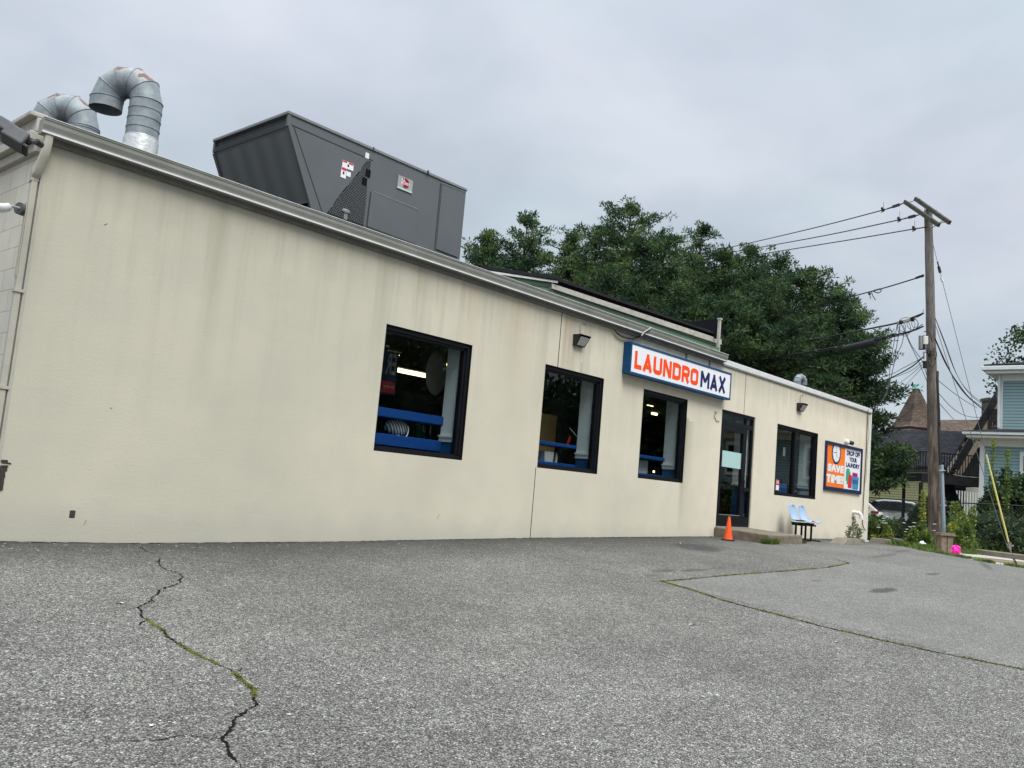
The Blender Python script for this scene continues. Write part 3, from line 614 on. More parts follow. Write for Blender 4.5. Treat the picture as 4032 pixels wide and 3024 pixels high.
# windows
def window(o, frame=.038, mull=None, label=None):
    a,b,c,d=o; e=.006; y0,y1=BY+.035,BY+.10
    mb=MB().box(a+e,b-e,y0,y1,c+e,c+.06).box(a+e,b-e,y0,y1,d-.065,d-e).box(a+e,a+frame,y0,y1,c+.06,d-.065).box(b-frame-.02,b-e,y0,y1,c+.06,d-.065)
    mb.box(a+.001,a+e-.001,BY+.003,y1,c,d).box(b-e+.001,b-.001,BY+.003,y1,c,d).box(a,b,BY+.003,y1,d-e+.001,d-.001).box(a,b,BY+.003,y1,c+.001,c+e-.001)
    # deeper inner frame
    mb.box(a+frame-.002,a+frame+.012,y0+.025,y1+.05,c+.06,d-.065).box(b-frame-.06,b-frame-.018,y0+.025,y1+.05,c+.06,d-.065).box(a+frame,b-frame,y0+.025,y1+.05,d-.10,d-.065).box(a+frame,b-frame,y0+.025,y1+.05,c+.06,c+.075)
    if mull: mb.box(mull-.05,mull+.05,y0+.002,y1,c+.06,d-.065)
    w_=mb.build('window',M['black'],bld,label=label)
    if mull: panes=((a+frame+.012,mull-.052),(mull+.052,b-frame-.062))
    else: panes=((a+frame+.012,b-frame-.062),)
    for p0,p1 in panes: MB().box(p0,p1,BY+.085,BY+.091,c+.076,d-.101).build('pane',M['glass'],w_)
    # inner reveal: pale paint above a chair rail, blue below
    rz=c+.26
    MB().box(b-.055,b-.02,BY+.152,BY+.46,rz+.10,d-.04).build('jamb_lining',M['inwall'],w_); MB().box(a+.02,a+.05,BY+.152,BY+.46,rz+.1,d-.04).build('jamb_lining',M['inwall'],w_)
    MB().box(b-.085,b-.02,BY+.150,BY+.475,rz+.07,rz+.10).box(b-.07,b-.02,BY+.151,BY+.468,rz+.0,rz+.07).build('chair_rail',M['inwall'],w_)
    MB().box(b-.055,b-.02,BY+.152,BY+.46,c+.02,rz).build('lower_jamb',M['inblue'],w_)
    MB().box(a+.02,b-.02,BY+.152,BY+.46,d-.04,d-.02).build('head_lining',M['indark'],w_)
    return w_
window(wins[0],label='wide black framed window nearest the left'); window(wins[1]); window(wins[2])
mx=PY(*Z(5,1032,760))[0]; window(wins[3],mull=mx,label='two pane black window right of the door')
# door with side light and transom
a,b,c,d=door; y0,y1=BY+.03,BY+.10; mxd=PY(*Z('J',430,600))[0]; tz=PY(*Z('J',300,275))[2]-.02
mb=MB().box(a,a+.06,y0,y1,c,d).box(b-.06,b,y0,y1,c,d).box(a+.06,b-.06,y0,y1,d-.07,d).box(a+.06,b-.06,y0,y1,tz-.04,tz+.06).box(mxd-.035,mxd+.035,y0+.001,y1,c,tz-.04).box(mxd-.035,mxd+.035,y0+.001,y1,tz+.06,d-.07).box(mxd+.035,b-.06,y0,y1,c,c+.22).box(mxd+.035,b-.06,y0+.001,y1,1.02,1.10)
fr=mb.build('door_frame',M['black'],bld)
MB().box(a+.062,mxd-.037,BY+.06,BY+.066,tz+.062,d-.072).box(mxd+.037,b-.062,BY+.06,BY+.066,tz+.062,d-.072).box(mxd+.037,b-.062,BY+.06,BY+.066,1.102,tz-.042).box(mxd+.037,b-.062,BY+.06,BY+.066,c+.222,1.018).build('pane',M['glass'],fr)
da,db,dt=a+.068,mxd-.042,tz-.048
dr=MB().box(da,da+.08,y0-.012,y1-.01,c+.01,dt).box(db-.11,db,y0-.012,y1-.01,c+.01,dt).box(da+.08,db-.11,y0-.012,y1-.01,dt-.11,dt).box(da+.08,db-.11,y0-.012,y1-.01,c+.01,c+.26).build('door',M['black'],bld)
MB().box(da+.081,db-.111,BY+.06,BY+.066,c+.261,dt-.111).build('pane',M['glass'],dr)
MB().box(da+.08,db-.11,y0-.016,y0-.0125,c+.245,c+.26).build('kick_strip',M['ac_lip'],dr)
MB().tube([(db-.05,y0-.012,1.28),(db-.05,y0-.06,1.27),(db-.05,y0-.065,1.0),(db-.05,y0-.012,.98)],.014,8).box(db-.085,db-.02,y0-.02,y0-.012,1.20,1.34).build('handle',M['black2'],dr)
MB().box(da+.07,db-.1,BY+.10,BY+.13,1.03,1.13).build('push_bar',M['black2'],dr)
q0=PY(*Z('J',128,662),BY+.055); q1=PY(*Z('J',362,828),BY+.055)
MB().box(da+.085,q1[0],BY+.050,BY+.054,q1[2]+.01,q1[2]+.36).build('notice_sheet',M['frost'],dr,label='blank pale aqua sheet behind the door glass')
MB().box(a,b,BY-.02,BY+.03,.195,.214).build('threshold',M['ac_lip'],bld)
MB().box(b-.08,b-.03,BY+.14,BY+.46,1.18,d-.1).box(b-.11,b-.03,BY+.135,BY+.475,1.10,1.18).build('entry_jamb',M['inwall'],bld); MB().box(b-.08,b-.03,BY+.14,BY+.46,.2,1.10).build('entry_lower_jamb',M['inblue'],bld)
# interior things
def put(n,x,y,Yd): return PY(*Z(n,x,y),BY+Yd)
for (n_,p_,q_,Yd,r,m_,lab) in ((3,(240,382),(335,402),3.6,.045,'tube','short lit ceiling tube at the upper left of the widest window'),(3,(262,508),(555,556),3.0,.04,'tube','long lit ceiling tube low in the widest window'),(3,(705,492),(900,510),3.0,.04,'tube','lit ceiling tube half hidden by the white jamb of the widest window'),(4,(552,869),(598,872),4.5,.035,'tubew','upper small lit lamp in the window under the sign'),(4,(592,948),(632,952),5.5,.035,'tubew','lower small lit lamp in the window under the sign')):
    A=put(n_,*p_,Yd); B=put(n_,*q_,Yd); zc=(A[2]+B[2])/2
    L=empty('ceiling_lamp',(A[0],A[1],zc),lab,'ceiling lamp','lit ceiling lamps indoors')
    MB().tube([(A[0],A[1],zc),(B[0],A[1],zc)],r,8).build('lit_tube',M[m_],L); MB().box(A[0]-.04,B[0]+.04,A[1]-.09,A[1]+.09,zc+r+.004,zc+r+.05).build('housing',M['inceil'],L)
def rack(x0,x1,zs,lab,Y0=.42,h=None,post=True):
    r=empty('laundry_rack',(x0,BY+Y0,.18),lab,'rack','blue laundry racks')
    for (z0,z1) in zs: MB().box(x0,x1,BY+Y0,BY+Y0+.45,z0,z1).build('shelf_board',M['blueboard'],r,bevel=.01)
    MB().box(x0+.02,x0+.06,BY+Y0+.4,BY+Y0+.44,.18,zs[-1][1]).build('post',M['black2'],r); MB().box(x1-.06,x1-.02,BY+Y0+.41,BY+Y0+.45,.18,zs[-1][1]).build('post',M['black2'],r)
    return r
z1a=put(3,450,1050,.45)[2]; z1b=put(3,450,1140,.45)[2]; z1c=put(3,450,850,.45)[2]; z1d=put(3,450,920,.45)[2]; xr=put(3,725,1000,.45)[0]
rack(wins[0][0]+.1,xr,[(z1b,z1a),(z1d,z1c)],'two blue boards of a rack low in the widest window')
MB().box(xr+.01,xr+.035,BY+.42,BY+.45,.3,z1c+.02).build('yellow_post',M['yellow'],label='upright yellow strip beside the blue rack in the widest window',cat='post')
# striped bag
bg_=empty('striped_bag',(put(3,330,990,.62)[0],BY+.62,z1a),'grey and white striped cloth bag on the rack in the widest window','bag')
m,nt,b=NT('striped_cloth'); wv=nd(nt,'ShaderNodeTexWave'); wv.inputs['Scale'].default_value=7; wv.inputs['Distortion'].default_value=1.2; nt.links.new(coords(nt,rot=(0,.5,.3),src='Object'),wv.inputs['Vector']); nt.links.new(ramp(nt,wv.outputs['Fac'],[(.48,(.06,.065,.07)),(.52,(.6,.6,.58))]),b.inputs['Base Color'])
MB().sphere((0,0,.12),.2,14,8,(1.0,.5,.62)).sphere((-.12,0,.13),.13,10,6,(1,.7,.8)).build('cloth_body',m,bg_,local=True,smooth=True)
MB().tube([(.02+.11*math.cos(t),-.1,.09+.12*math.sin(t)) for t in np.linspace(-2.4,.6,10)],.009,6).build('strap',M['white'],bg_,local=True,smooth=True)
p=put(3,545,1000,.95); c_=empty('green_poster',(p[0],p[1],p[2]-.2),'dark green poster seen from behind between the blue boards of the widest window','poster')
MB().box(p[0]-.16,p[0]+.16,p[1],p[1]+.01,p[2]-.22,p[2]+.16).build('sheet',M['ggreen'],c_)
MB().box(p[0]-.04,p[0]+.13,p[1]-.004,p[1]-.001,p[2]-.02,p[2]+.13).build('number_panel',M['white'],c_)
text_mb('153',p[0]-.02,p[0]+.11,p[2]+.01,p[2]+.10,p[1]-.006,.03,mirror=True).build('number',M['navy'],c_)
p=put(3,255,650,1.0); q=put(3,282,470,1.0); c_=empty('hanging_banner',(p[0],p[1],p[2]-.1),'dark banner with pale reversed letters at the left edge of the widest window','banner')
MB().box(p[0]-.14,p[0]+.16,p[1],p[1]+.01,p[2]-.12,q[2]+.2).build('banner_cloth',M['navy2'],c_)
text_mb('ER',q[0]-.1,q[0]+.1,q[2]-.16,q[2]+.16,p[1]-.003,.02,mirror=True).build('letters',M['boxgrey'],c_)
MB().box(p[0]-.12,p[0]+.14,p[1]-.004,p[1]-.001,p[2]-.09,p[2]+.08).build('red_panel',M['red'],c_); text_mb('Every',p[0]-.10,p[0]+.12,p[2]-.035,p[2]+.035,p[1]-.006,.02,mirror=True).build('small_letters',M['boxgrey'],c_)
p=put(3,640,540,1.1); r=empty('dryer_door',(p[0],p[1],.2),'pale oval machine door behind the widest window','machine'); MB().sphere((0,0,p[2]-.2),.33,20,10,(.72,.12,1.1)).build('oval_door',M['ivory'],r,local=True,smooth=True); MB().box(-.5,.6,.2,.7,0,p[2]-.55).build('machine_body',M['indark'],r,local=True)
zz=put(3,1600,1110,.5)[2]; z0=put(3,1600,1262,.5)[2]; xr=put(3,1725,1130,.5)[0]; rack(wins[1][0]+.1,xr,[(z0-.05,z0+.02),(zz-.03,zz+.03)],'thin blue shelves in the window left of the sign')
p=put(3,1540,870,1.1); MB().box(p[0]-.9,p[0]+.62,BY+1.1,BY+1.15,.3,p[2]).build('tan_counter',M['tan'],label='tan panel behind the window left of the sign',cat='counter')
p=put(3,1805,930,.85); r=empty('round_washer',(p[0],p[1],.2),'black round machine front behind the window left of the sign','machine'); MB().tube([(0,0,p[2]-.2),(0,.1,p[2]-.2)],.36,24).build('round_front',M['black2'],r,local=True,smooth=True); MB().box(-.5,.6,.11,.7,0,p[2]+.2).build('machine_body',M['indark'],r,local=True)
p=put(3,1695,975,.6); q=put(3,1800,1100,.45); fl=empty('small_flag',tuple(q),'little striped flag on a stick in the window left of the sign','flag')
MB().tube([p,q],.005,6).build('stick',M['white'],fl)
MB().add([p+(.02,0,-.12),p+(.10,.02,-.17),p+(.0,.03,-.40),p+(-.09,.0,-.37)],[(0,1,2,3)]).build('cloth',M['red'],fl)
p=put(3,1585,1225,.6); r=empty('water_bottle',(p[0],p[1],z0+.02),'clear water bottle on the lower blue shelf left of the sign','bottle'); MB().tube([(0,0,0),(0,0,.13),(0,0,.16)],[.03,.03,.013],10).build('bottle_body',M['lens'],r,local=True,smooth=True); MB().tube([(0,0,.161),(0,0,.18)],.014,8).build('cap',M['white'],r,local=True)
p=put(3,1500,1200,.6); r=empty('white_basket',(p[0],p[1],z0+.02),'pale basket with a hoop handle on the lower blue shelf','basket'); MB().prism([(-.12,-.1,0),(.1,-.1,0),(.12,-.1,.18),(-.14,-.1,.18)],(0,.2,0)).build('basket_body',M['lens'],r,local=True); MB().tube([(.12*math.cos(t),0,.18+.1*math.sin(t)) for t in np.linspace(0,PI,10)],.006,6).build('hoop_handle',M['white'],r,local=True)
zz=put(4,600,1335,.5)[2]; z0=put(4,600,1490,.5)[2]; xr=put(4,715,1340,.5)[0]; rack(wins[2][0]+.1,xr,[(z0-.1,z0+.02),(zz-.035,zz+.03)],'thin blue shelves in the window right under the sign')
p=put(4,520,1410,.6); MB().box(p[0]-.16,p[0]+.16,p[1],p[1]+.25,z0+.022,z0+.3).build('white_bin',M['lens'],bevel=.02,label='pale plastic bin on the blue shelf under the sign',cat='bin')
p=put(4,608,1422,.6); r=empty('bright_screen',(p[0],p[1],z0+.022),'tiny bright device on the shelf under the sign','device'); MB().box(-.05,.05,0,.02,0,.12).build('case',M['black2'],r,local=True); MB().box(-.03,.03,-.004,-.001,.05,.09).build('display',M['tubew'],r,local=True)
# notices in the two pane window
p=PY(*Z(5,858,960),BY+.078); q=PY(*Z(5,858,1000),BY+.078)
r=empty('window_notice',(p[0],p[1],q[2]-.05),'small red and white notice stuck inside the right hand window','notice')
MB().box(p[0]-.09,p[0]+.08,p[1],p[1]+.003,q[2]-.05,p[2]+.09).build('sheet',M['white'],r); MB().box(p[0]-.085,p[0]+.075,p[1]-.002,p[1]-.0005,p[2]-.03,p[2]+.085).build('red_band',M['red'],r)
MB().box(p[0]-.065,p[0]+.055,p[1]-.004,p[1]-.0025,p[2]+.01,p[2]+.03).box(p[0]-.065,p[0]+.055,p[1]-.004,p[1]-.0025,p[2]+.045,p[2]+.06).build('print',M['paper'],r)
p=PY(*Z(5,920,660),BY+.3); MB().box(p[0]-.07,p[0]+.07,p[1],p[1]+.004,p[2]-.11,p[2]+.11).build('paper_notice',M['boxgrey'],label='small grey paper hanging high in the two pane window',cat='notice')
p=PY(*Z(5,905,995),BY+.5); MB().box(p[0]-.2,p[0]+.25,p[1],p[1]+.3,.3,p[2]+.1).build('blue_tub',M['blueboard'],bevel=.02,label='blue tub low behind the two pane window',cat='tub')

mb=MB(); ribbon(mb,densify([G(*Z('Q',x,y)) for x,y in((2065,690),(2095,745),(2122,808))],.1,.004),.03,off=.006); mb.build('street_crack',M['crack'],kind='structure')
# ================================================================== things on the facade
def zx(n,x,y,Y): p=PY(*Z(n,x,y),Y); return p[0],p[2]
SY=BY-.168; sx0=13.235; sx1=PY(2881.1,1471.3,SY)[0]; sz1=PY(2486.3,1344.7,SY)[2]; sz0=PY(2874.3,1576.2,SY)[2]
sg=empty('shop_sign',(sx0,BY,sz0),'long white box sign with a blue frame and orange and navy lettering','sign')
MB().box(sx0,sx1,SY+.012,BY-.002,sz0,sz1).build('sign_box',M['signblue'],sg,bevel=.006)
f_=.042
MB().box(sx0,sx1,SY-.004,SY+.012,sz1-f_,sz1).box(sx0,sx1,SY-.004,SY+.012,sz0,sz0+f_).box(sx0,sx0+f_,SY-.004,SY+.012,sz0+f_,sz1-f_).box(sx1-f_,sx1,SY-.004,SY+.012,sz0+f_,sz1-f_).build('sign_frame',M['signblue'],sg,bevel=.003)
MB().box(sx0+f_,sx1-f_,SY+.004,SY+.0115,sz0+f_,sz1-f_).build('sign_face',M['signwhite'],sg)
l0=zx(4,436,550,SY); l1=zx(4,998,585,SY); m0=zx(4,1011,712,SY); m1=zx(4,1237,645,SY)
lt=zx(4,455,400,SY)[1]; lb=zx(4,436,553,SY)[1]
STW=.135
def glyphs(txt,x0,x1,z0,z1,y,t,mb,gap):
    """condensed bold capitals drawn with an even stroke"""
    n=len(txt); wd={'M':1.22,'A':1.05,'N':1.0,'X':1.05,'L':.78,'R':.98}; tot=sum(wd.get(c,1.) for c in txt); cw=(x1-x0-gap*(n-1))/tot; x=x0; H=z1-z0
    def P(u,v): return (x+u*w_, y, z0+v*H)
    def st(pts,closed=False):
        pts=[Vector((x+u*w_,0,z0+v*H)) for u,v in pts]; m_=len(pts); L=[];R=[]
        for i in range(m_):
            a=pts[i-1] if (i or closed) else None; b=pts[(i+1)%m_] if (i<m_-1 or closed) else None
            d1=(pts[i]-a).normalized() if a is not None else (b-pts[i]).normalized(); d2=(b-pts[i]).normalized() if b is not None else d1
            n1=Vector((-d1.z,0,d1.x)); n2=Vector((-d2.z,0,d2.x)); nn=(n1+n2); nn=nn.normalized(); k=t/2/max(.5,nn.dot(n1)); L.append(pts[i]+nn*k); R.append(pts[i]-nn*k)
        for i in range(m_ if closed else m_-1):
            j=(i+1)%m_; yy=y-random.uniform(0,.0006); mb.quad(*[(q.x,yy,q.z) for q in (R[i],R[j],L[j],L[i])])
    for c in txt:
        w_=cw*wd.get(c,1.); e=t/2/w_; f=t/2/H; r=.16
        if c=='L': st([(e,1),(e,f),(1,f)])
        elif c=='A': st([(e*.9,0),(.5,1.0-f*1.2)]); st([(1-e*.9,0),(.5,1.0-f*1.2)]); st([(.22,.27),(.78,.27)]); mb.poly([P(.5-e*.95,1),P(.5-e*.95-.04,.86),P(.5+e*.95+.04,.86),P(.5+e*.95,1)])
        elif c=='U': st([(e,1),(e,r+f*.5),(e+r*.35,f+.04),(e+r*1.1,f),(1-e-r*1.1,f),(1-e-r*.35,f+.04),(1-e,r+f*.5),(1-e,1)])
        elif c=='N': st([(e,0),(e,1)]); st([(1-e,0),(1-e,1)]); st([(e*1.1,.98),(1-e*1.1,.02)])
        elif c=='D': st([(e,0+f),(e,1-f),(1-e-r*1.4,1-f),(1-e-r*.4,1-f-.04),(1-e,1-r-f*.5),(1-e,r+f*.5),(1-e-r*.4,f+.04),(1-e-r*1.4,f)],True)
        elif c=='R': st([(e,0),(e,1-f),(1-e-r*1.3,1-f),(1-e-r*.3,1-f-.04),(1-e,.86-f),(1-e,.62),(1-e-r*.3,.5),(1-e-r*1.3,.46),(e,.46)]); st([(.52,.46),(1-e*.9,0)])
        elif c=='O': st([(e,r+f*.5),(e,1-r-f*.5),(e+r*.4,1-f-.04),(e+r*1.2,1-f),(1-e-r*1.2,1-f),(1-e-r*.4,1-f-.04),(1-e,1-r-f*.5),(1-e,r+f*.5),(1-e-r*.4,f+.04),(1-e-r*1.2,f),(e+r*1.2,f),(e+r*.4,f+.04)],True)
        elif c=='M': st([(e,0),(e,1)]); st([(1-e,0),(1-e,1)]); st([(e,.97),(.5,.36)]); st([(1-e,.97),(.5,.36)])
        elif c=='X': st([(e,0),(1-e,1)]); st([(e,1),(1-e,0)])
        x+=w_+gap
    return mb
glyphs('LAUNDRO',l0[0],l1[0],lb,lt,SY+.002,.086,MB(),.040).build('orange_lettering',M['orange'],sg)
glyphs('MAX',m0[0],m1[0],lb,lt,SY+.002,.082,MB(),.034).build('navy_lettering',M['navy'],sg)
MB().box(sx0+2.2,sx0+2.24,BY-.03,BY-.004,sz1,3.70).box(sx1-.72,sx1-.68,BY-.03,BY-.004,sz1,3.70).build('hanger_strap',M['fascia'],sg)

# poster board
PYY=BY-.05; px0,pz1=PY(3256.1,1734.2,PYY)[0],PY(3256.1,1734.2,PYY)[2]; px1,pz0=PY(3391.5,1943.8,PYY)[0],PY(3247.2,1928.2,PYY)[2]
pb=empty('poster_board',((px0+px1)/2,BY,pz0),'navy framed orange and white poster with a clock, near the far corner','poster')
f_=.075; MB().box(px0,px1,PYY,BY-.002,pz0,pz0+.10).box(px0,px1,PYY,BY-.002,pz1-f_,pz1).box(px0,px0+f_,PYY,BY-.002,pz0+.1,pz1-f_).box(px1-f_,px1,PYY,BY-.002,pz0+.1,pz1-f_).build('poster_frame',M['navy2'],pb)
ix0,ix1,iz0,iz1=px0+f_,px1-f_,pz0+.1,pz1-f_; xm=zx('D',384,560,PYY+.02)[0]
FY=BY-.02
MB().box(ix0,xm,FY,BY-.004,iz0,iz1).build('orange_panel',M['orange2'],pb); MB().box(xm,ix1,FY,BY-.004,iz0,iz1).build('white_panel',M['signwhite'],pb)
IW,IH=ix1-ix0,iz1-iz0
def uv(u,v): return ix0+u*IW, iz0+v*IH
ow=xm-ix0
glx,_=0,0
text_mb('SAVE',ix0+ow*.10,xm-.05,iz0+IH*.36,iz0+IH*.55,FY-.003,.075).build('save_lettering',M['white'],pb); text_mb('TIME!',ix0+ow*.03,xm-.03,iz0+IH*.095,iz0+IH*.30,FY-.003,.075).build('time_lettering',M['white'],pb)
ww=ix1-xm
text_mb('DROP OFF',xm+ww*.10,ix1-ww*.06,iz0+IH*.83,iz0+IH*.955,FY-.003,.05).build('drop_off_lettering',M['navy'],pb)
text_mb('YOUR',xm+ww*.27,ix1-ww*.25,iz0+IH*.685,iz0+IH*.80,FY-.003,.05).build('your_lettering',M['navy'],pb)
text_mb('LAUNDRY',xm+ww*.08,ix1-ww*.05,iz0+IH*.54,iz0+IH*.655,FY-.003,.05).build('laundry_lettering',M['navy'],pb)
cx,cz=ix0+ow*.52,iz0+IH*.83
def disc(r,y,m,name,par,n=28,rx=None,clipz=None):
    ps=[(cx+(rx or r)*math.cos(2*PI*k/n),y,min(clipz or 9,cz+r*math.sin(2*PI*k/n))) for k in range(n)]; return MB().poly(ps).build(name,m,par)
ck=disc(.315,FY-.002,M['navy2'],'clock',pb,clipz=iz1); disc(.25,FY-.004,M['signwhite'],'clock_face',ck,clipz=iz1)
mb=MB()
for k in range(12):
    a=PI/6*k; x,z=cx+.21*math.cos(a),cz+.21*math.sin(a)
    if z<iz1-.02: mb.bar((x,FY-.006,z),(cx+.24*math.cos(a),FY-.006,cz+.24*math.sin(a)),.012,.001,up=(0,1,0))
mb.bar((cx,FY-.006,cz),(cx-.19,FY-.006,cz+.0),.014,.001,up=(0,1,0)).bar((cx,FY-.006,cz),(cx+.05,FY-.006,cz-.13),.016,.001,up=(0,1,0)).bar((cx,FY-.006,cz),(cx,FY-.006,iz1-.01),.01,.001,up=(0,1,0)).build('clock_hand',M['navy2'],ck)
def pic(pts,m,name,k): MB().poly([(xm+u*ww,FY-.002-k*.0012,iz0+v*IH) for u,v in pts]).build(name,m,pb)
TEAL=mat('teal_print',(.04,.34,.36),.5); GRN=mat('green_bottle_print',(.06,.36,.09),.5); CRM=mat('crimson_print',(.58,.03,.07),.5); MAG=mat('magenta_print',(.40,.01,.15),.5); BLU=mat('blue_basket_print',(.05,.26,.46),.5)
pic([(.10,.20),(.10,.45),(.15,.51),(.30,.51),(.33,.45),(.33,.20)],TEAL,'teal_bottle_print',0)
pic([(.16,.12),(.16,.38),(.20,.44),(.36,.44),(.38,.38),(.38,.12)],GRN,'green_bottle_print',1)
pic([(.24,.035),(.24,.30),(.28,.36),(.44,.36),(.48,.30),(.48,.035)],CRM,'crimson_bottle_print',2)
pic([(.50,.28),(.50,.43),(.83,.43),(.85,.28)],MAG,'magenta_laundry_print',0)
pic([(.53,.02),(.48,.30),(.46,.33),(.93,.33),(.92,.30),(.88,.02)],BLU,'basket_print',3)
mb=MB()
for k in range(7): u=.54+k*.05; mb.quad(*[(xm+a*ww,FY-.0075,iz0+b_*IH) for a,b_ in ((u,.15),(u+.022,.15),(u+.022,.26),(u,.26))])
mb.build('basket_slot_print',M['navy'],pb)

# wall pack lights with conduit: local frame, wall at y=0
def wall_light(x,z,lab,cond,copy=None):
    if copy:
        o=copy_tree(copy); o.location=(x,BY,z); o['label']=lab; return o
    o=empty('wall_light',(x,BY,z),lab,'wall light','wall pack lights above the windows')
    MB().add([(-.19,0,-.12),(.19,0,-.12),(.19,0,.13),(-.19,0,.13),(-.17,-.10,-.12),(.17,-.10,-.12),(.20,-.24,.13),(-.20,-.24,.13)],[(0,3,2,1),(0,1,5,4),(3,7,6,2),(0,4,7,3),(1,2,6,5)]).add([(-.17,-.10,-.12),(.17,-.10,-.12),(.17,-.105,-.10),(-.17,-.105,-.10)],[(0,1,2,3)]).box(-.205,.205,-.25,0,.13,.145).build('housing',M['bronze'],o,local=True,bevel=.006)
    MB().add([(-.15,-.105,-.10),(.15,-.105,-.10),(.17,-.225,.09),(-.17,-.225,.09),(-.16,-.11,.10),(.16,-.11,.10)],[(0,1,2,3),(3,2,5,4)]).build('lens',M['lens'],o,local=True)
    MB().tube([(.06,-.02,.14)]+[(.06+dx,-.02,z_) for dx,z_ in cond],.011,6).build('conduit',M['boxgrey'],o,local=True,smooth=True)
    return o
cx_,cz_=zx(3,1795,290,BY-.1); wl=wall_light(cx_,cz_,'dark wall light above and between the two left hand narrow windows',[(-.02,.35),(-.01,.42),(.05,.47),(.13,.49),(.2,.46)])
wl.scale=(.72,.72,.72); cx2,cz2=zx(5,1092,250,BY-.1); wall_light(cx2,cz2,'dark wall light above the two pane window near the far end','',copy=wl)
# cable loop hanging under the gutter
P_=[(265,218),(285,245),(330,275),(385,292),(430,293),(480,275),(520,250),(560,225),(585,205)]
o=empty('cable_loop',tuple(PY(*Z(4,265,218),BY-.03)),'black cable drooping in a loop under the gutter at the shop sign','cable')
MB().tube([PY(*Z(4,*p),BY-.05-.0*i) for i,p in enumerate(P_[:6])]+[PY(*Z(4,*p),BY-.16) for p in P_[6:]],.012,6).tube([PY(*Z(4,x,y+6),BY-.055) for x,y in P_[1:6]],.009,6).build('cable',M['wire'],o,smooth=True)
MB().tube([PY(*Z(4,500,270),BY-.16),PY(*Z(4,520,240),BY-.165),PY(*Z(4,585,200),BY-.17)],.014,6).build('cable_clip',M['boxgrey'],o)
# little metal bracket left of the door
P_=[(275,285),(300,293),(272,305),(268,330),(280,352),(286,372),(316,372)]
MB().tube([PY(*Z(5,*p),BY-.015) for p in P_],.009,6).build('metal_bracket',M['boxgrey'],label='small bent grey metal hook on the wall left of the door',cat='hook')
# security camera over the poster
p=PY(*Z('D',412,272),BY-.06); sc_=empty('security_camera',(p[0],BY,p[2]),'small white bullet camera just above the poster','camera')
MB().sphere((0,-.05,0),.075,12,8,(1,1,1)).box(-.03,.03,-.05,0,-.09,.0).build('camera_mount',M['pvc'],sc_,local=True,smooth=True)
MB().tube([(.03,-.06,0),(.17,-.15,-.02)],.055,12).build('camera_hood',M['bronze'],sc_,local=True,smooth=True)
# white drain elbow, black cable at the far corner
p=PY(*Z('N',1960,235),BY-.08); dp=empty('drain_elbow',(p[0]-.25,BY,p[2]),'white plastic pipe elbow coming out of the wall at the far corner','pipe')
MB().tube([(0,.0,.02),(.0,-.10,.02),(.01,-.16,.015),(.04,-.20,-.02),(.05,-.22,-.12)],.055,12).build('elbow_pipe',M['pvc'],dp,local=True,smooth=True)
MB().tube([(.05,-.22,-.12),(.05,-.22,-.16)],.062,12).build('collar',M['pvc'],dp,local=True,smooth=True)
P_=[(1700,262),(1697,330),(1692,450),(1688,600),(1680,750),(1668,950),(1655,1200),(1650,1330),(1658,1365),(1676,1395)]
dl=empty('corner_cable',tuple(PY(*Z(5,1700,262),BY-.02)),'black cable running down the wall at the far corner','cable')
MB().tube([PY(*Z(5,*p),BY-.03) for p in P_],.012,6).build('black_cable',M['wire'],dl,smooth=True)
MB().tube([PY(*Z(5,*p),BY-.025) for p in ((1712,262),(1706,420),(1712,480),(1700,600),(1690,800),(1680,950))],.006,6).build('thin_cable',M['wire_grey'],dl,smooth=True)
# left end: twin floodlight and sensor lamp on the side wall
XW=3.05
fl=empty('twin_floodlight',(XW,9.55,3.5),'dark twin floodlight on a knuckle at the top left corner','floodlight')
def box_or(mb,c,ax,ay,az,sx_,sy_,sz_):
    c=Vector(c); ax,ay,az=[Vector(a).normalized() for a in (ax,ay,az)]
    vs=[c+ax*sx_*i+ay*sy_*j+az*sz_*k for k in(-1,1) for j in(-1,1) for i in(-1,1)]
    return mb.add([tuple(v) for v in vs],[(0,2,3,1),(4,5,7,6),(0,1,5,4),(2,6,7,3),(0,4,6,2),(1,3,7,5)])
Rw,Uw,Fw=Vector(Rv),Vector(Uv),Vector(Fv)
DL=8.0
c1_=Vector(PD(*Z('A',225,345),DL)); c2_=Vector(PD(*Z('A',60,190),DL+.1))
ax=(Rw*.80-Uw*.50+Fw*.25).normalized(); ay=(Fw*.8-Rw*.1-Uw*.5).normalized(); az=ax.cross(ay)
ay=az.cross(ax)
for c_,s_ in ((c1_,1.),(c2_,.8)):
    mb=MB(); box_or(mb,c_,ax,ay,az,.098*s_,.085*s_,.075*s_); hd=mb.build('lamp_head',M['floodgrey'],fl,bevel=.018)
    mb=MB(); dn=ay if az.z>0 else ay
    box_or(mb,c_-Uw*.055*s_-ax*.01,ax,ay,az,.125*s_,.08*s_,.014*s_); mb.build('hood',M['bronze'],hd,bevel=.006)
kn=Vector(PD(*Z('A',530,400),DL+.15))
MB().tube([c1_+ax*.09,Vector(PD(*Z('A',440,400),DL)),kn],.022,8).tube([kn,kn+Vector((.06,.05,0))],.03,8).tube([kn,c2_],.016,8).build('knuckle_arm',M['bronze'],fl,smooth=True)
k2=Vector(PD(*Z('A',300,1370),8.6)); sl2=empty('sensor_lamp',tuple(k2),'white capsule lamp on a round grey box low on the left side wall','lamp')
MB().tube([k2+Vector((-.02,0,0)),k2+Vector((.05,.03,0))],.06,16).build('round_box',M['floodgrey'],sl2,smooth=True)
e_=Vector(PD(*Z('A',60,1360),8.45)); e2=Vector(PD(*Z('A',-60,1350),8.4)); n_=Vector(PD(*Z('A',180,1335),8.5))
MB().tube([k2,n_,n_+(e_-n_)*.4],.014,8).build('stem',M['boxgrey'],sl2,smooth=True)
